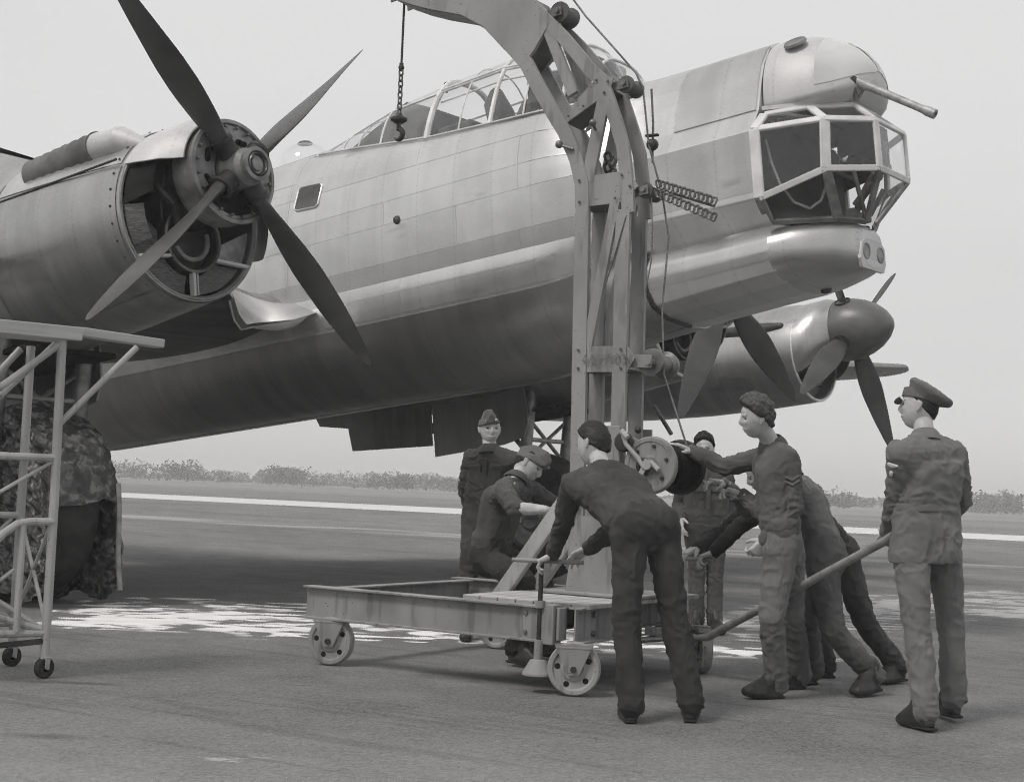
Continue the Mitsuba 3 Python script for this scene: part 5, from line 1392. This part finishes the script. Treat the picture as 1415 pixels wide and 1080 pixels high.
        q_ = [V(*c_) for c_ in (to_ + fs * .036 - upp * .022, to_ + fs * .012 + sdv * .030 - upp * .022, to_ + fs * .012 - sdv * .030 - upp * .022, to_ - fs * .08 + sdv * .030 - upp * .026, to_ - fs * .08 - sdv * .030 - upp * .026, he + fs * .008 + sdv * .024 - upp * .028, he + fs * .008 - sdv * .024 - upp * .028)]
        q_ = [c_ * 1.0 for c_ in q_]
        for c_ in q_: c_[2] = max(c_[2], .010)
        part(bk, 'sole', tri(hull(*[sph(c_, .0085, 8) for c_ in q_])), 'm_rubber', smooth=40)
    # ---- cap
    Hm = lambda m: place(m, fwd, up, J['head'])
    if cap == 'side':
        pts = [(.105, s_ * .045, .055) for s_ in (-1, 1)] + [(.0, s_ * .083, .045) for s_ in (-1, 1)] + [(-.10, s_ * .05, .015) for s_ in (-1, 1)] + [(.03, s_ * .080, .05) for s_ in (-1, 1)] + [(-.06, s_ * .075, .025) for s_ in (-1, 1)] + [(.115, s_ * .010, .125) for s_ in (-1, 1)] + [(.06, s_ * .022, .165) for s_ in (-1, 1)] + [(-.05, s_ * .022, .15) for s_ in (-1, 1)] + [(-.125, s_ * .012, .085) for s_ in (-1, 1)]
        cm = m3.Manifold.hull_points(np.array(pts, np.float64)); ct = refine(cm, .012, 5)
        R_ = trimesh.transformations.rotation_matrix(math.radians(9), [1, 0, 0]); ct.apply_transform(R_); ct.apply_translation([0, 0, -.012])
        ck_ = part(k, 'side_cap', Hm(ct), 'm_cap', smooth=50)
        fl_p = [(.108, s_ * .050, .06) for s_ in (-1, 1)] + [(.0, s_ * .088, .050) for s_ in (-1, 1)] + [(-.105, s_ * .054, .018) for s_ in (-1, 1)] + [(.05, s_ * .076, .052) for s_ in (-1, 1)] + [(-.06, s_ * .08, .028) for s_ in (-1, 1)] + [(.11, s_ * .035, .095) for s_ in (-1, 1)] + [(0, s_ * .074, .092) for s_ in (-1, 1)] + [(-.11, s_ * .04, .06) for s_ in (-1, 1)]
        ft = refine(m3.Manifold.hull_points(np.array(fl_p, np.float64)), .014, 3); ft.apply_transform(R_); ft.apply_translation([0, 0, -.012]); part(ck_, 'turn_up', Hm(ft), 'm_cap', smooth=50)
        part(ck_, 'badge', Hm(trimesh.creation.icosphere(2, .011).apply_translation([.105, .022, .075])), 'm_badge')
    elif cap == 'peaked':
        band = lathe([(.0, .0), (.0, .094), (.045, .096), (.05, .09), (.05, 0)], V(-.006, 0, .040), V(-.22, 0, 1), 32)
        band.vertices = band.vertices * V(1.12, .92, 1)
        ring_ = [sph((-.025 + .108 * math.cos(a), .100 * math.sin(a), .112 + .026 * math.cos(a)), .020, 10) for a in np.linspace(0, 2 * np.pi, 21)[:-1]]
        base_ = [sph((-.01 + .086 * math.cos(a), .074 * math.sin(a), .066), .012, 8) for a in np.linspace(0, 2 * np.pi, 13)[:-1]]
        crown = hull(*ring_, *base_, sph((-.125, 0, .085), .025, 10), sph((.01, 0, .128), .028, 10))
        ct = fold(refine(crown, .014, 5), .006, seed=seed); ct.apply_transform(trimesh.transformations.rotation_matrix(math.radians(-17), [0, 1, 0])); ct.apply_translation([.0, 0, -.014])
        ck_ = part(k, 'peaked_cap', Hm(ct), 'm_cap', smooth=60)
        part(ck_, 'cap_band', Hm(band), 'm_cap', smooth=40)
        pk_ = hull(*[sph((.085 + .0 + .045 * math.cos(a), .074 * math.sin(a), .044 - .022 * math.cos(a)), .005, 8) for a in np.linspace(-1.3, 1.3, 9)])
        part(ck_, 'peak', Hm(tri(pk_)), 'm_cap', smooth=40)
    return k, J, dict(lat=lat, sp=sp, front=front, fwd=fwd, up=up, wt=wt)


P8 = {'head':[2.211,7.836,1.676],'neck':[2.225,7.76,1.495],'chest':[2.244,7.77,1.336],'pelvis':[2.234,7.747,1.004],'shl':[2.05,7.62,1.425],'shr':[2.392,7.80,1.435],'ell':[2.069,7.739,1.175],'elr':[2.464,7.874,1.187],'wrl':[2.071,7.904,0.983],'wrr':[2.40,8.067,1.005],'hal':[2.07,7.985,0.935],'har':[2.36,8.14,0.969],'hil':[2.143,7.709,0.947],'hir':[2.334,7.781,0.959],'knl':[2.151,7.60,0.531],'knr':[2.42,7.90,0.549],'anl':[2.178,7.49,0.109],'anr':[2.432,7.847,0.133],'tol':[2.12,7.64,0.034],'tor':[2.40,8.02,0.05]}
P3 = {'head':[0.469,8.125,1.415],'neck':[0.513,7.986,1.25],'chest':[0.57,7.829,1.144],'pelvis':[0.728,7.584,0.989],'shl':[0.353,7.889,1.191],'shr':[0.682,8.04,1.217],'ell':[0.316,8.081,0.98],'elr':[0.583,8.057,0.934],'wrl':[0.268,8.243,0.786],'wrr':[0.465,8.261,0.826],'hal':[0.192,8.289,0.745],'har':[0.399,8.32,0.78],'hil':[0.64,7.547,0.93],'hir':[0.818,7.632,0.942],'knl':[0.633,7.50,0.506],'knr':[0.888,7.60,0.524],'anl':[0.661,7.37,0.098],'anr':[0.976,7.484,0.11],'tol':[0.655,7.56,0.034],'tor':[1.0,7.66,0.034]}
P5 = {'head':[1.454,8.547,1.625],'neck':[1.566,8.634,1.464],'chest':[1.579,8.588,1.283],'pelvis':[1.621,8.56,0.905],'shl':[1.632,8.461,1.386],'shr':[1.534,8.818,1.400],'ell':[1.656,8.416,1.101],'elr':[1.32,8.85,1.335],'wrl':[1.513,8.505,0.903],'wrr':[1.11,8.93,1.425],'hal':[1.45,8.514,0.822],'har':[1.02,8.90,1.462],'hil':[1.597,8.466,0.836],'hir':[1.673,8.641,0.831],'knl':[1.538,8.37,0.446],'knr':[1.735,8.742,0.425],'anl':[1.606,8.494,0.083],'anr':[1.833,8.954,0.085],'tol':[1.44,8.42,0.040],'tor':[1.66,8.87,0.040]}
P6 = {'head':[1.625,9.081,1.352],'neck':[1.743,8.95,1.262],'chest':[1.83,8.99,1.148],'pelvis':[1.968,8.917,0.845],'shl':[1.742,8.76,1.215],'shr':[1.781,9.096,1.232],'ell':[1.60,8.86,1.02],'elr':[1.52,9.17,1.08],'wrl':[1.44,8.93,1.17],'wrr':[1.345,9.06,1.235],'hal':[1.36,8.97,1.20],'har':[1.265,9.03,1.25],'hil':[1.918,8.833,0.785],'hir':[2.012,9.006,0.798],'knl':[1.973,8.72,0.381],'knr':[1.866,8.941,0.405],'anl':[2.24,8.792,0.125],'anr':[1.96,9.185,0.089],'tol':[2.12,8.68,0.040],'tor':[1.79,9.09,0.042]}
P7 = {'head':[1.655,9.48,1.308],'neck':[1.803,9.54,1.213],'chest':[1.893,9.458,1.096],'pelvis':[2.152,9.364,0.829],'shl':[1.745,9.393,1.145],'shr':[1.741,9.727,1.165],'ell':[1.508,9.451,0.961],'elr':[1.50,9.75,0.95],'wrl':[1.36,9.49,0.79],'wrr':[1.26,9.60,0.81],'hal':[1.29,9.505,0.762],'har':[1.17,9.57,0.765],'hil':[2.155,9.27,0.776],'hir':[2.151,9.442,0.759],'knl':[2.307,9.286,0.38],'knr':[2.001,9.386,0.346],'anl':[2.553,9.421,0.110],'anr':[2.128,9.566,0.091],'tol':[2.43,9.33,0.036],'tor':[1.96,9.55,0.036]}
P1 = {'head':[-0.156,10.96,1.592],'neck':[-0.148,10.92,1.423],'chest':[-0.136,11.0,1.30],'pelvis':[-0.161,11.12,0.98],'shl':[0.028,10.846,1.368],'shr':[-0.284,11.0,1.373],'ell':[0.076,11.02,1.12],'elr':[-0.331,11.155,1.117],'wrl':[0.0,10.92,0.913],'wrr':[-0.269,11.22,0.889],'hal':[-0.03,10.84,0.85],'har':[-0.22,11.16,0.843],'hil':[-0.083,11.058,0.90],'hir':[-0.245,11.139,0.885],'knl':[-0.075,11.0,0.507],'knr':[-0.273,11.06,0.492],'anl':[-0.046,11.03,0.112],'anr':[-0.266,11.06,0.096],'tol':[0.0,10.84,0.042],'tor':[-0.27,10.87,0.036]}
P2 = {'head':[0.136,9.886,1.312],'neck':[0.047,9.76,1.201],'chest':[-0.021,9.80,1.062],'pelvis':[-0.112,9.795,0.717],'shl':[0.141,9.897,1.159],'shr':[-0.025,9.557,1.133],'ell':[0.354,10.061,1.037],'elr':[0.05,9.304,1.025],'wrl':[0.337,9.841,1.03],'wrr':[0.248,9.166,1.026],'hal':[0.326,9.749,0.995],'har':[0.317,9.241,1.019],'hil':[-0.07,9.888,0.68],'hir':[-0.113,9.698,0.663],'knl':[0.281,10.044,0.60],'knr':[0.13,9.394,0.559],'anl':[0.237,9.991,0.136],'anr':[0.083,9.521,0.131],'tol':[0.401,9.967,0.041],'tor':[0.229,9.422,0.042]}
P4 = {'head':[1.659,12.364,1.554],'neck':[1.69,12.413,1.38],'chest':[1.684,12.353,1.228],'pelvis':[1.693,12.364,0.913],'shl':[1.851,12.359,1.323],'shr':[1.511,12.415,1.32],'ell':[1.919,12.478,1.099],'elr':[1.473,12.491,1.063],'wrl':[1.859,12.298,0.946],'wrr':[1.477,12.278,0.944],'hal':[1.846,12.239,0.874],'har':[1.472,12.219,0.872],'hil':[1.784,12.398,0.88],'hir':[1.603,12.344,0.873],'knl':[1.786,12.38,0.478],'knr':[1.63,12.36,0.474],'anl':[1.788,12.35,0.099],'anr':[1.632,12.332,0.095],'tol':[1.815,12.17,0.037],'tor':[1.598,12.15,0.036]}

k8, J8, f8 = person('person', P8, (-.9, .42, .02), 'person in peaked cap and belted tunic, back turned, holding the long tow bar', 'm_tunic', 'm_serge', cap='peaked', style='tunic', palm=((.3, .9, -.1), (-.8, 0, -.3)), curl=(1.0, .6), seed=11)
bw = f8['wt'] - f8['sp'] * .02
bl_ = m3.Manifold.batch_hull([sph(bw + f8['lat'] * .087 + f8['sp'] * z, .109, 20) for z in (0, .022)] + [sph(bw - f8['lat'] * .087 + f8['sp'] * z, .109, 20) for z in (0, .022)])
bl_ = bl_.trim_by_plane(tuple(f8['sp']), float((bw - f8['sp'] * .012) @ f8['sp'])).trim_by_plane(tuple(-f8['sp']), float(-(bw + f8['sp'] * .034) @ f8['sp']))
part(k8, 'belt', refine(bl_, .02, 3), 'm_tunic', smooth=40)
sl = unit(J8['ell'] - J8['shl']); so = unit(np.cross(sl, V(.3, .9, 0))); so = unit(V(-.62, -.78, .1) - sl * (V(-.62, -.78, .1) @ sl))
c0 = J8['shl'] + sl * .05 + so * .072
part(k8, 'shoulder_badge', cat([hull(sph(c0 + np.cross(sl, so) * .02, .008, 8), sph(c0 - np.cross(sl, so) * .03, .007, 8), sph(c0 + sl * .012, .007, 8)), hull(sph(c0 + sl * .045, .011, 8), sph(c0 + sl * .06, .009, 8))]), 'm_badge', smooth=50)
pc = J8['pelvis'] + f8['lat'] * -.10
person('person', P3, (-.75, .60, -.30), 'bareheaded person in dark overalls bent over the near screw jack, back to camera', 'm_navy_b', 'm_navy', palm=((.2, .1, -1), (-.3, 0, -1)), curl=(.75, .35), seed=23)
k5, J5, f5 = person('person', P5, (-1, -.05, -.20), 'curly haired person in denim pushing the winch drum with an outstretched arm', 'm_denim_b', 'm_denim', hair='m_hair_fair', hairk=1.0, palm=((-.2, .9, .1), (-.1, .1, -1)), curl=(.95, .25), seed=31, chest_k=1.05)
# sergeant-like chevrons on the near sleeve
sl = unit(J5['ell'] - J5['shl']); so = unit(V(-.1, -1, .1) - sl * (V(-.1, -1, .1) @ sl)); sx = np.cross(sl, so)
for i in range(2):
    c0 = J5['shl'] + sl * (.13 + .028 * i) + so * .070
    part(k5, 'chevron', cat([polytube([c0 - sx * .045 - sl * .022 - so * .014, c0 - sx * .02 - sl * .008 - so * .002, c0 + sl * .006, c0 + sx * .02 - sl * .008 - so * .002, c0 + sx * .045 - sl * .022 - so * .014], .006, 6)]), 'm_belt')
person('person', P6, (-.8, .25, -.5), 'person in pale denim leaning far forward behind the curly haired pusher', 'm_denim', 'm_denim_b', palm=((-.2, 0, -1), (-.2, 0, -1)), curl=(.7, .7), seed=41)
person('person', P7, (-.85, .15, -.45), 'half hidden person in dark overalls stretched forward onto the far jack handle', 'm_navy', 'm_navy_b', palm=((-.1, 0, -1), (-.1, 0, -1)), curl=(.7, .6), seed=53)
person('person', P1, (.22, -.97, -.06), 'person in dark battledress and side cap standing still beyond the hoist trolley', 'm_navy_b', 'm_navy_b', cap='side', palm=((0, .8, -.2), (0, .8, -.2)), curl=(.5, .5), seed=61, pockets=True)
person('person', P2, (.78, -.30, -.55), 'crouching person in side cap with rolled sleeves gripping the slanting back stay', 'm_battledress', 'm_navy', cap='side', rolled=True, palm=((-.2, -.1, -1), (.1, .1, -1)), curl=(.8, .8), seed=71)
person('person', P4, (-.12, -1, -.12), 'person with hands at sides standing farther back behind the winch', 'm_battledress', 'm_battledress', hair='m_hair', hairk=.6, palm=((-1, 0, 0), (1, 0, 0)), curl=(.35, .35), sc=.95, seed=83, pockets=True)

# ================================================================== AIR
scene['air'] = {'type': 'homogeneous', 'albedo': {'type': 'rgb', 'value': [.95, .95, .95]}, 'sigma_t': {'type': 'rgb', 'value': [.0019] * 3}}
scene['haze'] = {'type': 'cube', 'to_world': T().translate([0, 0, 10]).scale([1600, 1600, 11]), 'bsdf': {'type': 'null'}, 'interior': {'type': 'ref', 'id': 'air'}}
labels['haze'] = {'label': 'thin pale haze over the airfield', 'kind': 'stuff'}
scene['camera']['medium'] = {'type': 'ref', 'id': 'air'}
